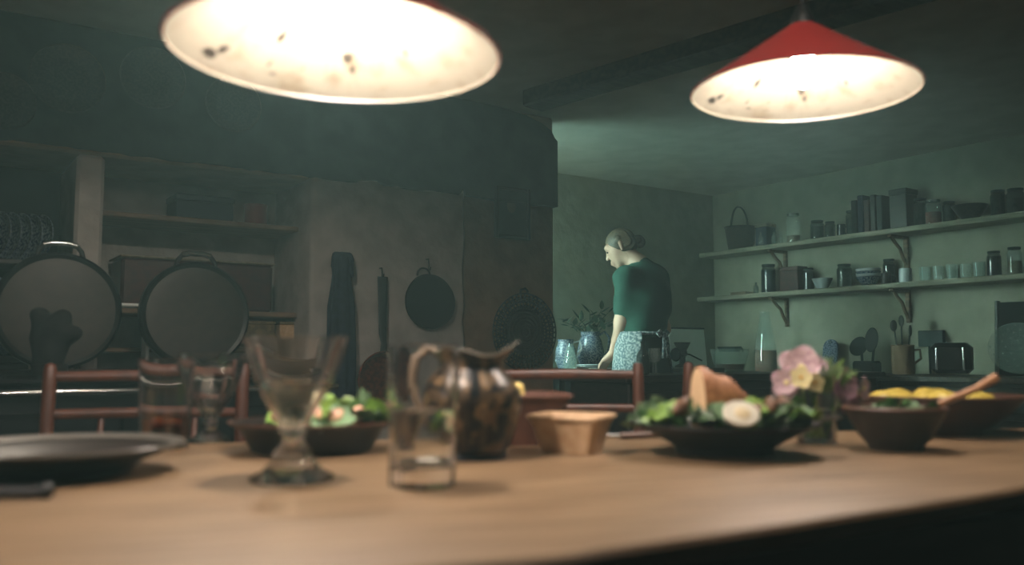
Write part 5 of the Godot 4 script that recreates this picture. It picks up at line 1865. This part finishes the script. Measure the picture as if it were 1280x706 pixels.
# ---------------------------------------------------------------- glasses
func build_glassware() -> void:
	# large goblet with white wine
	var k := 0.0009
	var p := stand(365, 608, 0.049)
	var t := thing("goblet", "large goblet of white wine at the front of the table", "glass", p)
	var out := []
	for q: Array in [[0, 0.0], [52, 0.0], [54, 0.0025], [50, 0.006], [36, 0.013], [27, 0.024], [23, 0.032], [16, 0.041], [13.5, 0.047], [15, 0.052], [25, 0.072], [37, 0.092], [48, 0.112], [58, 0.135], [66, 0.158], [68, 0.163]]:
		out.append(Vector2(q[0] * k, q[1]))
	var inn := []
	for q: Array in [[66.5, 0.1632], [63.5, 0.156], [55.5, 0.135], [45.5, 0.1125], [34, 0.0925], [22, 0.075], [12, 0.063], [0, 0.058]]:
		inn.append(Vector2(q[0] * k, q[1]))
	var mb := MB.new()
	var flute := func(r: float, a: float, y: float) -> float: return r * (1.0 - 0.10 * smoothstep(0.085, 0.05, y) * smoothstep(0.004, 0.012, y) * absf(cos(a * 5.0)))
	mb.lathe(out + inn, 80, Transform3D(), flute, 50.0)
	part(mb, "glass_body", M.glass, t)
	mb = MB.new()
	mb.lathe([Vector2(0.0, 0.0583), Vector2(12 * k - 0.0003, 0.0633), Vector2(22 * k - 0.0003, 0.0753), Vector2(34 * k - 0.0003, 0.0928), Vector2(45 * k - 0.0003, 0.112), Vector2(0.0, 0.112)], 48)
	part(mb, "wine", M.wine, t)
	# small fluted goblet
	k = 0.00128
	p = stand(262, 554, 0.034)
	t = thing("goblet", "smaller fluted empty goblet behind the large plate", "glass", p)
	out = []
	for q: Array in [[0, 0.0], [26, 0.0], [27, 0.003], [20, 0.008], [10, 0.018], [8, 0.026], [11, 0.032], [9, 0.038], [14, 0.048], [25, 0.068], [34, 0.092], [40, 0.12], [42, 0.145]]:
		out.append(Vector2(q[0] * k, q[1]))
	inn = []
	for q: Array in [[40.5, 0.1452], [38.3, 0.12], [32, 0.093], [23, 0.070], [12, 0.054], [0, 0.048]]:
		inn.append(Vector2(q[0] * k, q[1]))
	mb = MB.new()
	var flute2 := func(r: float, a: float, y: float) -> float: return r * (1.0 - 0.09 * smoothstep(0.11, 0.07, y) * smoothstep(0.03, 0.04, y) * absf(cos(a * 6.0)))
	mb.lathe(out + inn, 84, Transform3D(), flute2, 50.0)
	part(mb, "glass_body", M.glass, t)
	# tumbler with an amber drink
	p = stand(205, 563, 0.036)
	t = thing("tumbler", "tumbler with a little amber drink at the left of the goblets", "glass", p)
	mb = MB.new()
	mb.lathe([Vector2(0, 0), Vector2(0.034, 0), Vector2(0.036, 0.002), Vector2(0.0415, 0.136), Vector2(0.041, 0.1375), Vector2(0.0395, 0.1365), Vector2(0.034, 0.012), Vector2(0.0, 0.010)], 56, Transform3D(), null, 60.0)
	part(mb, "glass_body", M.glass, t)
	mb = MB.new()
	mb.lathe([Vector2(0.0, 0.0105), Vector2(0.0337, 0.0125), Vector2(0.0352, 0.046), Vector2(0.0, 0.046)], 40)
	part(mb, "drink", M.cider, t)
	# front tumbler with a heavy cut base
	p = stand(528, 613, 0.037)
	t = thing("tumbler", "clear tumbler with a heavy cut base, nearest the front edge", "glass", p)
	mb = MB.new()
	var cut := func(r: float, a: float, y: float) -> float: return r * (1.0 - 0.06 * smoothstep(0.055, 0.03, y) * absf(cos(a * 6.0)))
	mb.lathe([Vector2(0, 0.002), Vector2(0.030, 0.0), Vector2(0.0355, 0.0), Vector2(0.0375, 0.003), Vector2(0.0375, 0.03), Vector2(0.038, 0.06), Vector2(0.0405, 0.151), Vector2(0.040, 0.1525), Vector2(0.0385, 0.1515), Vector2(0.0358, 0.06), Vector2(0.034, 0.026), Vector2(0.028, 0.021), Vector2(0.0, 0.019)], 84, Transform3D(), cut, 50.0)
	part(mb, "glass_body", M.glass, t)
	mb = MB.new()
	mb.lathe([Vector2(0.0, 0.0195), Vector2(0.0278, 0.0215), Vector2(0.0335, 0.0265), Vector2(0.0352, 0.06), Vector2(0.0362, 0.082), Vector2(0.0, 0.082)], 48, Transform3D(), cut)
	part(mb, "water", M.water, t)


# ---------------------------------------------------------------- dishes, jug, cutlery
func build_tableware() -> void:
	# wide plate, cut by the left edge
	var p := stand(72, 603, 0.078)
	var t := thing("serving_plate", "wide brown plate with a pale rim at the table's left", "plate", p)
	var mb := MB.new()
	mb.lathe([Vector2(0, 0), Vector2(0.075, 0), Vector2(0.078, 0.004), Vector2(0.105, 0.022), Vector2(0.135, 0.032), Vector2(0.1385, 0.034), Vector2(0.112, 0.022), Vector2(0.078, 0.009), Vector2(0, 0.007)], 64, Transform3D(), null, 60.0)
	part(mb, "body", M.plate, t)
	mb = MB.new()
	mb.lathe([Vector2(0.130, 0.0295), Vector2(0.139, 0.033), Vector2(0.141, 0.0350), Vector2(0.140, 0.0372), Vector2(0.136, 0.0365), Vector2(0.126, 0.0315)], 64)
	part(mb, "rim", M.plate_rim, t)
	# knife in front of it
	p = hit_y(20, 624, TABLE_Y)
	t = thing("table_knife", "dark-handled knife lying in front of the wide plate", "knife", p, cam_basis * Basis(Vector3.UP, deg_to_rad(8.0)))
	mb = MB.new()
	mb.box(Vector3(0.075, 0.010, 0.016), Vector3(-0.01, 0.007, 0), Basis(), 0.004)
	part(mb, "handle", M.black, t)
	mb = MB.new()
	mb.box(Vector3(0.12, 0.003, 0.018), Vector3(-0.105, 0.006, 0), Basis(), 0.001)
	part(mb, "blade", M.steel, t)
	mb = MB.new()
	mb.ball(Vector3(0.028, 0.008, 0), Vector3(0.008, 0.008, 0.010), 12)
	part(mb, "butt_cap", M.black, t)

	# left salad bowl
	p = stand(390, 572, 0.085)
	t = thing("shallow_bowl", "shallow dark bowl of lettuce behind the large goblet", "bowl", p)
	mb = MB.new()
	mb.lathe([Vector2(0, 0), Vector2(0.08, 0.0), Vector2(0.088, 0.004), Vector2(0.104, 0.034), Vector2(0.120, 0.043), Vector2(0.1205, 0.0455), Vector2(0.118, 0.0455), Vector2(0.1, 0.037), Vector2(0.082, 0.008), Vector2(0, 0.006)], 64, Transform3D(), null, 60.0)
	part(mb, "body", M.bowl_black, t)
	mb = MB.new()
	mb.lathe([Vector2(0.118, 0.0425), Vector2(0.1212, 0.0435), Vector2(0.1212, 0.0462), Vector2(0.117, 0.046)], 64)
	part(mb, "rim", M.bowl_brown, t)

	# patterned jug
	p = stand(590, 577, 0.045)
	t = thing("lustre_jug", "brown and black patterned jug with a silvered wavy lip", "jug", p)
	var kk := 0.0011
	var prof := []
	for q: Array in [[0, 0.008], [42, 0.008], [48, 0.016], [57, 0.045], [63, 0.075], [61, 0.092], [50, 0.110], [40, 0.120], [37, 0.128], [39, 0.138], [44, 0.148], [46, 0.152], [44.5, 0.153], [37, 0.140], [34.5, 0.128], [38, 0.118], [58, 0.09], [60, 0.075], [40, 0.016], [0, 0.013]]:
		prof.append(Vector2(q[0] * kk, q[1]))
	# the lip: drawn out to a spout on the right, and rising there
	var lip := func(x: Vector3) -> Vector3:
		var rise := smoothstep(0.118, 0.153, x.y)
		var a := atan2(x.z, x.x)
		var sp := exp(-pow(a / 0.75, 2.0))
		var wave := 0.006 * cos(a * 3.0)
		return Vector3(x.x * (1.0 + 0.30 * sp * rise), x.y + rise * (0.009 * sp + wave - 0.006), x.z * (1.0 - 0.1 * sp * rise))
	mb = MB.new()
	mb.lathe(prof, 72, Transform3D(), null, 70.0)
	for i in mb.v.size():
		mb.v[i] = lip.call(mb.v[i])
	part(mb, "body", M.jug, t)
	mb = MB.new()
	mb.lathe([Vector2(45.0 * kk, 0.1495), Vector2(46.6 * kk, 0.1515), Vector2(46.4 * kk, 0.1545), Vector2(44.2 * kk, 0.1545), Vector2(43.6 * kk, 0.151)], 72)
	for i in mb.v.size():
		mb.v[i] = lip.call(mb.v[i])
	part(mb, "silvered_lip", M.jug_silver, t)
	mb = MB.new()
	mb.lathe([Vector2(0, 0), Vector2(0.049, 0), Vector2(0.050, 0.003), Vector2(0.047, 0.010), Vector2(0.0, 0.010)], 48)
	part(mb, "blue_foot", M.jug_base, t)
	mb = MB.new()
	mb.tube([Vector3(-0.042, 0.142, 0), Vector3(-0.060, 0.150, 0), Vector3(-0.082, 0.135, 0), Vector3(-0.088, 0.105, 0), Vector3(-0.080, 0.075, 0), Vector3(-0.064, 0.058, 0)], [0.006, 0.007, 0.007, 0.0065, 0.006, 0.006], 12)
	part(mb, "handle", M.jug_handle, t)

	# terracotta trough with cheese, cream dish
	rect_dish("terracotta_dish", "brown terracotta dish behind the jug, holding yellow cheese", hit_y(648, 561, TABLE_Y) + cam_basis * Vector3(0.0, 0, -0.085), deg_to_rad(10.0), 0.105, 0.09, 0.080, 0.024, M.terracotta)
	var cp := hit_y(648, 561, TABLE_Y) + cam_basis * Vector3(-0.004, 0.012, -0.085)
	mb = MB.new()
	mb.prism([Vector2(-0.022, -0.02), Vector2(0.024, -0.018), Vector2(0.016, 0.02), Vector2(-0.018, 0.022)], 0.0, 0.085, 0.004, Transform3D(Basis(Vector3(0, 0, 1), 0.12), Vector3.ZERO))
	single(mb, "cheese_wedge", M.butter, "pale yellow block of cheese standing in the terracotta dish", "cheese", cp, cam_basis * Basis(Vector3.UP, 0.4))
	rect_dish("cream_dish", "small cream rectangular dish in front of the chair", hit_y(718, 570, TABLE_Y) + cam_basis * Vector3(0, 0, -0.050), deg_to_rad(-24.0), 0.080, 0.058, 0.055, 0.016, M.cream)
	# fork by the dish
	p = hit_y(778, 549, TABLE_Y)
	t = thing("fork", "wooden-handled fork lying between the cream dish and the salad bowl", "fork", p, cam_basis * Basis(Vector3.UP, deg_to_rad(22.0)))
	mb = MB.new()
	mb.box(Vector3(0.08, 0.010, 0.012), Vector3(0.035, 0.006, 0), Basis(), 0.003)
	part(mb, "handle", M.bowl_brown, t)
	mb = MB.new()
	mb.tube([Vector3(0.0, 0.006, 0), Vector3(-0.04, 0.008, 0)], 0.003, 8)
	for k in 3:
		mb.tube([Vector3(-0.04, 0.008, 0), Vector3(-0.05, 0.008, -0.008 + 0.008 * k), Vector3(-0.08, 0.006, -0.008 + 0.008 * k)], 0.0016, 6)
	part(mb, "tines", M.steel, t)

	# deep conical bowl with greens, spoon, and the big wooden bowl
	p = stand(1120, 565, 0.036)
	bowl("deep_bowl", "small dark brown wooden bowl of greens with a spoon", p, 0.0745, 0.064, M.bowl_dark, 0.52, "", M.bowl_brown)
	t = thing("serving_spoon", "long wooden spoon resting in the small dark bowl", "spoon", p)
	mb = MB.new()
	var e := cam_basis.inverse() * (at(1246, 471, 1.34) - p)
	mb.tube([Vector3(0.03, 0.045, 0.0), Vector3(0.068, 0.068, 0.0), e * 0.8 + Vector3(0, 0.004, 0), e], [0.004, 0.005, 0.0055, 0.007], 10)
	part(mb, "handle", M.spoon, t)
	mb = MB.new()
	mb.ball(Vector3(0.015, 0.038, 0.0), Vector3(0.026, 0.007, 0.02), 16, Basis(Vector3(0, 0, 1), 0.5))
	part(mb, "spoon_bowl", M.spoon, t)
	p = hit_y(1166, 545, TABLE_Y) + cam_basis * Vector3(0.035, 0, -0.055)
	bowl("fruit_bowl", "large reddish wooden bowl of lemons at the right", p, 0.147, 0.070, M.bowl_red, 0.50, "", M.bowl_brown)
	var lemons := [[-0.078, 0.035, 0.062], [-0.012, 0.055, 0.068], [0.058, 0.04, 0.064], [0.088, -0.022, 0.064], [-0.082, -0.038, 0.064], [-0.012, -0.012, 0.070], [0.04, -0.075, 0.066], [-0.035, -0.088, 0.066]]
	for k in lemons.size():
		var q: Array = lemons[k]
		t = thing("lemon", "yellow lemon heaped in the large wooden bowl", "lemon", p + cam_basis * Vector3(q[0], q[2] - 0.014, q[1]), Basis.from_euler(Vector3(0.3 * k, 1.3 * k, 0.25 * sin(k * 2.0))), "lemons in the large bowl")
		mb = MB.new()
		mb.lathe([Vector2(0, -0.040), Vector2(0.006, -0.037), Vector2(0.018, -0.028), Vector2(0.027, -0.010), Vector2(0.0275, 0.008), Vector2(0.02, 0.025), Vector2(0.009, 0.035), Vector2(0.006, 0.040), Vector2(0, 0.042)], 20, Transform3D(Basis(Vector3(0, 0, 1), PI / 2), Vector3.ZERO), null, 180.0)
		part(mb, "rind", M.lemon, t)
		mb = MB.new()
		mb.ball(Vector3(-0.042, 0, 0), Vector3(0.003, 0.004, 0.004), 8)
		part(mb, "stem_end", M.stalk, t)

func rect_dish(called: String, label: String, c: Vector3, turn: float, lx: float, lz: float, h: float, flare: float, m: Material) -> void:
	var t := thing(called, label, "dish", c, cam_basis * Basis(Vector3.UP, turn))
	var mb := MB.new()
	var ring := func(ax: float, az: float, y: float) -> PackedVector3Array:
		var row := PackedVector3Array()
		var cr := 0.012
		for s in 4:
			var sx: float = [1.0, -1.0, -1.0, 1.0][s]
			var sz: float = [1.0, 1.0, -1.0, -1.0][s]
			for k in 5:
				var a := PI / 2 * s + PI / 2 * k / 4.0
				row.append(Vector3(sx * (ax - cr) + cos(a) * cr, y, sz * (az - cr) + sin(a) * cr))
		row.append(row[0])
		return row
	var x := lx / 2
	var z := lz / 2
	mb.grid([ring.call(0.013, 0.013, 0.0), ring.call(x, z, 0.0)], true)
	mb.grid([ring.call(x, z, 0.0), ring.call(x + flare * 0.2, z + flare * 0.2, h * 0.25), ring.call(x + flare * 0.6, z + flare * 0.6, h * 0.7), ring.call(x + flare, z + flare, h - 0.001)], true)
	mb.grid([ring.call(x + flare, z + flare, h - 0.001), ring.call(x + flare - 0.001, z + flare - 0.001, h), ring.call(x + flare - 0.006, z + flare - 0.006, h)], true)
	mb.grid([ring.call(x + flare - 0.006, z + flare - 0.006, h), ring.call(x + flare * 0.5 - 0.006, z + flare * 0.5 - 0.006, h * 0.6), ring.call(x - 0.006, z - 0.006, 0.008)], true)
	mb.grid([ring.call(x - 0.006, z - 0.006, 0.008), ring.call(0.013, 0.013, 0.008)], true)
	part(mb, "body", m, t)
	mb = MB.new()
	mb.grid([ring.call(x + flare - 0.0065, z + flare - 0.0065, h + 0.0003), ring.call(x + flare - 0.003, z + flare - 0.003, h + 0.0016), ring.call(x + flare + 0.0015, z + flare + 0.0015, h + 0.0005), ring.call(x + flare + 0.001, z + flare + 0.001, h - 0.004)], true, true)
	part(mb, "rim", m, t)


# ---------------------------------------------------------------- salads, bread, flowers
func crumpled(size: float, seed_: int, folds := 1.0) -> ArrayMesh:
	# one ruffled salad leaf: a lobed patch thickened, cupped and crimped
	var mb := MB.new()
	var f := FastNoiseLite.new()
	f.seed = seed_
	f.frequency = 0.9
	var sides := []
	for side in 2:
		var rows := []
		for i in 9:
			var rr := i / 8.0
			var row := PackedVector3Array()
			for j in 25:
				var a := TAU * (j % 24) / 24.0
				var lobed := 1.0 + 0.16 * sin(a * 3.0 + seed_) + 0.07 * sin(a * 7.0)
				var r := size * rr * lobed
				var x := cos(a) * r
				var z := sin(a) * r * 0.75
				var y := size * (0.42 * rr * rr + folds * (0.26 * rr * f.get_noise_2d(x / size * 1.4, z / size * 1.4) + 0.10 * rr * rr * sin(a * 9.0 + seed_)))
				row.append(Vector3(x, y - (0.0008 if side == 1 else 0.0), z))
			rows.append(row)
		mb.grid(rows, true, side == 0)
	return mb.mesh()

func leaf_heap(called: String, label: String, group: String, spots: Array, mats: Array, size: float, seed_: int) -> void:
	rng.seed = seed_
	var shapes := []
	for k in 4:
		shapes.append(crumpled(1.0, seed_ + k * 3))
	for k in spots.size():
		var o := MeshInstance3D.new()
		o.name = numbered(called)
		o.mesh = shapes[k % 4]
		o.material_override = mats[k % mats.size()]
		add_child(o, true)
		var b := Basis.from_euler(Vector3(rng.randf_range(-0.8, 0.8), rng.randf() * TAU, rng.randf_range(-0.6, 0.6)))
		o.transform = Transform3D(b * Basis.from_scale(Vector3.ONE * size * rng.randf_range(0.8, 1.2)), spots[k])
		tag(o, label, "leaf", group)

func build_salads() -> void:
	# lettuce behind the goblet
	var c := stand(390, 572, 0.085)
	var spots := []
	rng.seed = 31
	for k in 14:
		var a := 2.4 * k
		var r := 0.078 * sqrt((k + 0.5) / 14.0)
		spots.append(c + cam_basis * Vector3(cos(a) * r + 0.022, 0.040 + 0.016 * (1.0 - r / 0.09), sin(a) * r))
	leaf_heap("lettuce_leaf", "bright green lettuce leaf in the shallow bowl behind the goblet", "lettuce in the shallow bowl", spots, [M.salad_light, M.salad_light, M.salad_pale], 0.036, 5)
	for k in 4:
		var mb := MB.new()
		mb.ball(Vector3.ZERO, Vector3(0.016, 0.011, 0.014), 14)
		single(mb, "radish_piece", M.radish, "pale pinkish morsel among the lettuce", "morsel", c + cam_basis * Vector3([-0.035, 0.045, 0.07, 0.015][k], 0.055, [0.045, 0.05, 0.03, 0.06][k]), Basis(Vector3(0, 0, 1), 0.4 * k), "morsels in the lettuce")

	# the wide dark bowl
	c = stand(905, 574, 0.068)
	var t := thing("wide_salad_bowl", "wide dark footed bowl of salad with a hunk of bread", "bowl", c)
	var mb := MB.new()
	mb.lathe([Vector2(0, 0), Vector2(0.066, 0.0), Vector2(0.069, 0.004), Vector2(0.070, 0.011), Vector2(0.085, 0.020), Vector2(0.112, 0.034), Vector2(0.134, 0.0435), Vector2(0.135, 0.046), Vector2(0.132, 0.0458), Vector2(0.108, 0.036), Vector2(0.08, 0.023), Vector2(0.0, 0.014)], 64, Transform3D(), null, 60.0)
	part(mb, "body", M.bowl_black, t)
	mb = MB.new()
	mb.lathe([Vector2(0.1335, 0.0432), Vector2(0.1358, 0.0440), Vector2(0.1356, 0.0468), Vector2(0.131, 0.0462)], 64)
	part(mb, "rim", M.bowl_black, t)
	spots = []
	for k in 26:
		var a := 2.4 * k
		var r := 0.108 * sqrt((k + 0.5) / 26.0)
		spots.append(c + cam_basis * Vector3(cos(a) * r, 0.044 + 0.014 * (1.0 - r / 0.12), sin(a) * r))
	for q: Array in [[-0.105, 0.050, 0.02], [-0.088, 0.056, 0.05], [-0.055, 0.05, 0.075], [-0.02, 0.052, 0.085], [0.085, 0.060, 0.0], [0.095, 0.05, 0.04], [-0.10, 0.058, -0.02]]:
		spots.append(c + cam_basis * Vector3(q[0], q[1], q[2]))
	leaf_heap("salad_leaf", "crumpled green salad leaf in the wide dark bowl", "leaves in the wide salad bowl", spots, [M.salad_dark, M.salad_pale, M.salad_dark, M.salad_light], 0.031, 9)
	# hunk of bread: crumb face to the left, crust falling away to the right
	var bp := at(872, 500, 1.30)
	t = thing("bread_hunk", "hunk of crusty bread standing in the salad", "bread", bp, cam_basis * Basis(Vector3.UP, deg_to_rad(8.0)))
	var rows := []
	for i in 11:
		var q := i / 10.0
		var s := sqrt(maxf(0.0, 1.0 - pow(q, 1.9)))
		var row := PackedVector3Array()
		for j in 21:
			var a := TAU * (j % 20) / 20.0
			row.append(Vector3(0.086 * q, -0.008 + (0.056 * sin(a) + 0.003 * sin(a) * sin(q * 14.0)) * s - 0.012 * q, 0.034 * cos(a) * s))
		rows.append(row)
	mb = MB.new()
	mb.grid(rows, true)
	part(mb, "crust", M.crust, t)
	mb = MB.new()
	var face := PackedVector3Array()
	for j in 21:
		face.append(rows[0][j] * 1.0)
	var inner := PackedVector3Array()
	for j in 21:
		inner.append(Vector3(-0.003, -0.008, 0).lerp(rows[0][j], 0.8) + Vector3(-0.002, 0, 0))
	var mid := PackedVector3Array()
	for j in 21:
		mid.append(Vector3(-0.003, -0.008, 0))
	mb.grid([mid, inner, face], true)
	part(mb, "crumb", M.crumb, t)
	# halved egg facing the eye
	var ep := at(927, 516, 1.165)
	t = thing("halved_egg", "halved boiled egg at the front of the salad", "egg", ep, cam_basis * Basis(Vector3.UP, 0.15) * Basis(Vector3.RIGHT, deg_to_rad(52.0)))
	mb = MB.new()
	mb.lathe([Vector2(0, -0.017), Vector2(0.010, -0.0145), Vector2(0.0165, -0.008), Vector2(0.0185, 0.0), Vector2(0.0175, 0.001), Vector2(0.0, 0.001)], 28, Transform3D(Basis.from_scale(Vector3(1.35, 1.1, 1.05)), Vector3.ZERO))
	part(mb, "white", M.egg_white, t)
	mb = MB.new()
	mb.ball(Vector3(0.001, 0.001, 0.001), Vector3(0.011, 0.0015, 0.010), 16)
	part(mb, "yolk", M.egg_yolk, t)
	var bits := [[856, 510, 1.22], [960, 508, 1.24], [975, 506, 1.26], [948, 512, 1.22]]
	for k in 4:
		mb = MB.new()
		mb.skin([[Vector3.ZERO, Vector3(0, 0.008, 0), 0.007, 0.010], [Vector3(-0.010, 0.010, 0), Vector3(0.010, 0.010, 0.0), 0.007, 0.006]], 0.003, 0.006)
		single(mb, "fried_mushroom", M.mushroom, ["brown mushroom piece left of the bread in the salad", "brown mushroom piece right of the egg", "brown mushroom piece at the salad's right side", "brown mushroom piece tucked beside the egg"][k], "mushroom", at(bits[k][0], bits[k][1], bits[k][2]) - Vector3(0, 0.004, 0), Basis.from_euler(Vector3(0.4 * k, k, 0.7)))
	# knife laid across the rim
	t = thing("salad_server", "slim steel server laid across the salad bowl's right rim", "server", at(1022, 523, 1.25), cam_basis * Basis(Vector3.UP, deg_to_rad(12.0)) * Basis(Vector3(0, 0, 1), deg_to_rad(3.0)))
	mb = MB.new()
	mb.box(Vector3(0.075, 0.006, 0.012), Vector3.ZERO, Basis(), 0.0025)
	part(mb, "handle", M.steel, t)
	mb = MB.new()
	mb.ball(Vector3(-0.06, 0.001, 0), Vector3(0.028, 0.004, 0.016), 14)
	part(mb, "blade", M.steel, t)
	# greens in the deep bowl
	c = stand(1120, 565, 0.036)
	spots = []
	for k in 9:
		var a := 2.4 * k
		var r := 0.052 * sqrt((k + 0.5) / 9.0)
		spots.append(c + cam_basis * Vector3(cos(a) * r, 0.052 + 0.01 * (1.0 - r / 0.06), sin(a) * r))
	leaf_heap("herb_leaf", "small green herb leaf in the deep brown bowl", "herbs in the deep bowl", spots, [M.salad_dark, M.salad_pale], 0.019, 17)

func petal(length: float, wide: float, cup: float, mb: MB, xf: Transform3D) -> void:
	var rows := []
	for i in 7:
		var q := i / 6.0
		var w := wide * 0.5 * pow(sin(PI * (0.08 + 0.80 * q)), 0.8)
		if i == 6:
			w *= 0.6
		var row := PackedVector3Array()
		for j in 7:
			var s := (j - 3) / 3.0
			row.append(xf * Vector3(s * w, cup * length * q * q + 0.15 * w * s * s + 0.03 * length * q * sin(s * 7.0), length * q - absf(s) * s * 0.0))
		rows.append(row)
	mb.grid(rows)

func flower(label: String, called: String, head: Vector3, foot: Vector3, look: Vector3, size: float, petals: int, pm: Material, eye: Material, ruffles := 1) -> void:
	var t := thing(called, label, "flower", foot, Basis(), "flowers in the little glass")
	var h := head - foot
	var mb := MB.new()
	mb.tube([Vector3.ZERO, h * 0.5 + Vector3(0, 0.01, 0), h], 0.0014, 6)
	part(mb, "stem", M.stalk, t)
	var up := cam_basis * look.normalized()
	var sx := up.cross(cam_basis * Vector3(0.2, 1, 0.1)).normalized()
	var b := Basis(sx, up, sx.cross(up))
	for r in ruffles:
		for k in petals:
			mb = MB.new()
			petal(size * (1.0 - 0.25 * r), size * 0.95, 0.22 + 0.4 * r, mb, Transform3D(b * Basis(Vector3.UP, TAU * (k + 0.5 * r) / petals), h))
			part(mb, "petal", pm, t)
	mb = MB.new()
	mb.ball(h + up * size * 0.10, Vector3.ONE * size * 0.17, 12)
	part(mb, "flower_eye", eye, t)

func build_flowers() -> void:
	var p := stand(1021, 557, 0.034)
	var t := thing("flower_glass", "little clear glass holding the pink flowers", "glass", p)
	var mb := MB.new()
	mb.lathe([Vector2(0, 0), Vector2(0.029, 0), Vector2(0.031, 0.002), Vector2(0.0365, 0.085), Vector2(0.036, 0.0865), Vector2(0.0345, 0.0855), Vector2(0.029, 0.008), Vector2(0, 0.007)], 48, Transform3D(), null, 60.0)
	part(mb, "glass_body", M.glass, t)
	mb = MB.new()
	mb.lathe([Vector2(0, 0.0075), Vector2(0.0287, 0.0085), Vector2(0.0325, 0.055), Vector2(0, 0.055)], 40)
	part(mb, "water", M.water, t)
	var d := -(cam_basis.inverse() * p).z
	var toward := Vector3(-0.2, 0.25, 1.0)
	var at_foot := func(k: int) -> Vector3: return p + Vector3(0.012 * cos(k * 1.9), 0.012, 0.012 * sin(k * 1.9))
	flower("large pale pink flower at the upper left of the little glass", "pink_flower", at(1002, 461, d - 0.01), at_foot.call(0), Vector3(-0.3, 0.5, 1.0), 0.039, 5, M.petal_pink, M.petal_cream, 2)
	flower("pale pink flower at the lower left of the little glass", "pink_flower", at(984, 478, d - 0.02), at_foot.call(1), Vector3(-0.7, 0.1, 1.0), 0.026, 5, M.petal_pink, M.petal_cream, 2)
	flower("cream primrose with a yellow eye below the pink flower", "primrose", at(1001, 472, d - 0.055), at_foot.call(2), toward, 0.018, 5, M.petal_cream, M.petal_yellow)
	flower("second cream primrose tucked under the leaves of the posy", "primrose", at(1018, 478, d - 0.05), at_foot.call(3), Vector3(0.3, 0.1, 1.0), 0.016, 5, M.petal_cream, M.petal_yellow)
	flower("mauve flower drooping at the right of the little glass", "mauve_flower", at(1053, 482, d - 0.02), at_foot.call(4), Vector3(0.5, 0.1, 1.0), 0.028, 6, M.petal_mauve, M.petal_pink, 2)
	flower("dark mauve bud hanging low beside the little glass", "mauve_flower", at(1058, 502, d - 0.01), at_foot.call(5), Vector3(0.6, -0.2, 1.0), 0.022, 5, M.petal_mauve, M.petal_mauve, 2)
	flower("small whitish pink flower at the far right of the posy", "pale_flower", at(1078, 485, d), at_foot.call(6), Vector3(0.9, 0.0, 0.8), 0.020, 5, M.petal_pink, M.petal_cream)
	t = thing("posy_leaves", "spiky green leaves rising out of the posy", "leaves", p + Vector3(0, 0.012, 0), Basis())
	var base := Vector3(0, 0.07, 0)
	var tips := [[1018, 440, 0.0], [1032, 446, 0.03], [1055, 447, 0.0], [1064, 461, -0.02], [1044, 462, -0.03], [1070, 468, 0.01], [1035, 468, -0.03], [1022, 455, 0.02], [1048, 452, -0.04], [1058, 456, -0.05], [1030, 452, -0.05], [1040, 444, -0.02], [1073, 462, -0.04]]
	for k in tips.size():
		var q: Array = tips[k]
		var tip := at(q[0], q[1], d + q[2]) - p - Vector3(0, 0.012, 0)
		var dir := tip - base
		mb = MB.new()
		var y := dir.normalized()
		var x := y.cross(cam_basis * Vector3(0, 0.1, 1)).normalized()
		var n := dir.length()
		leaf(n, n * 0.26, 0.05, Transform3D(Basis(x, y, x.cross(y)), base), mb)
		mb.tube([Vector3(0.008 * cos(k), 0.0, 0.008 * sin(k)), base], 0.0013, 5)
		part(mb, "leaf", M.flower_leaf, t)
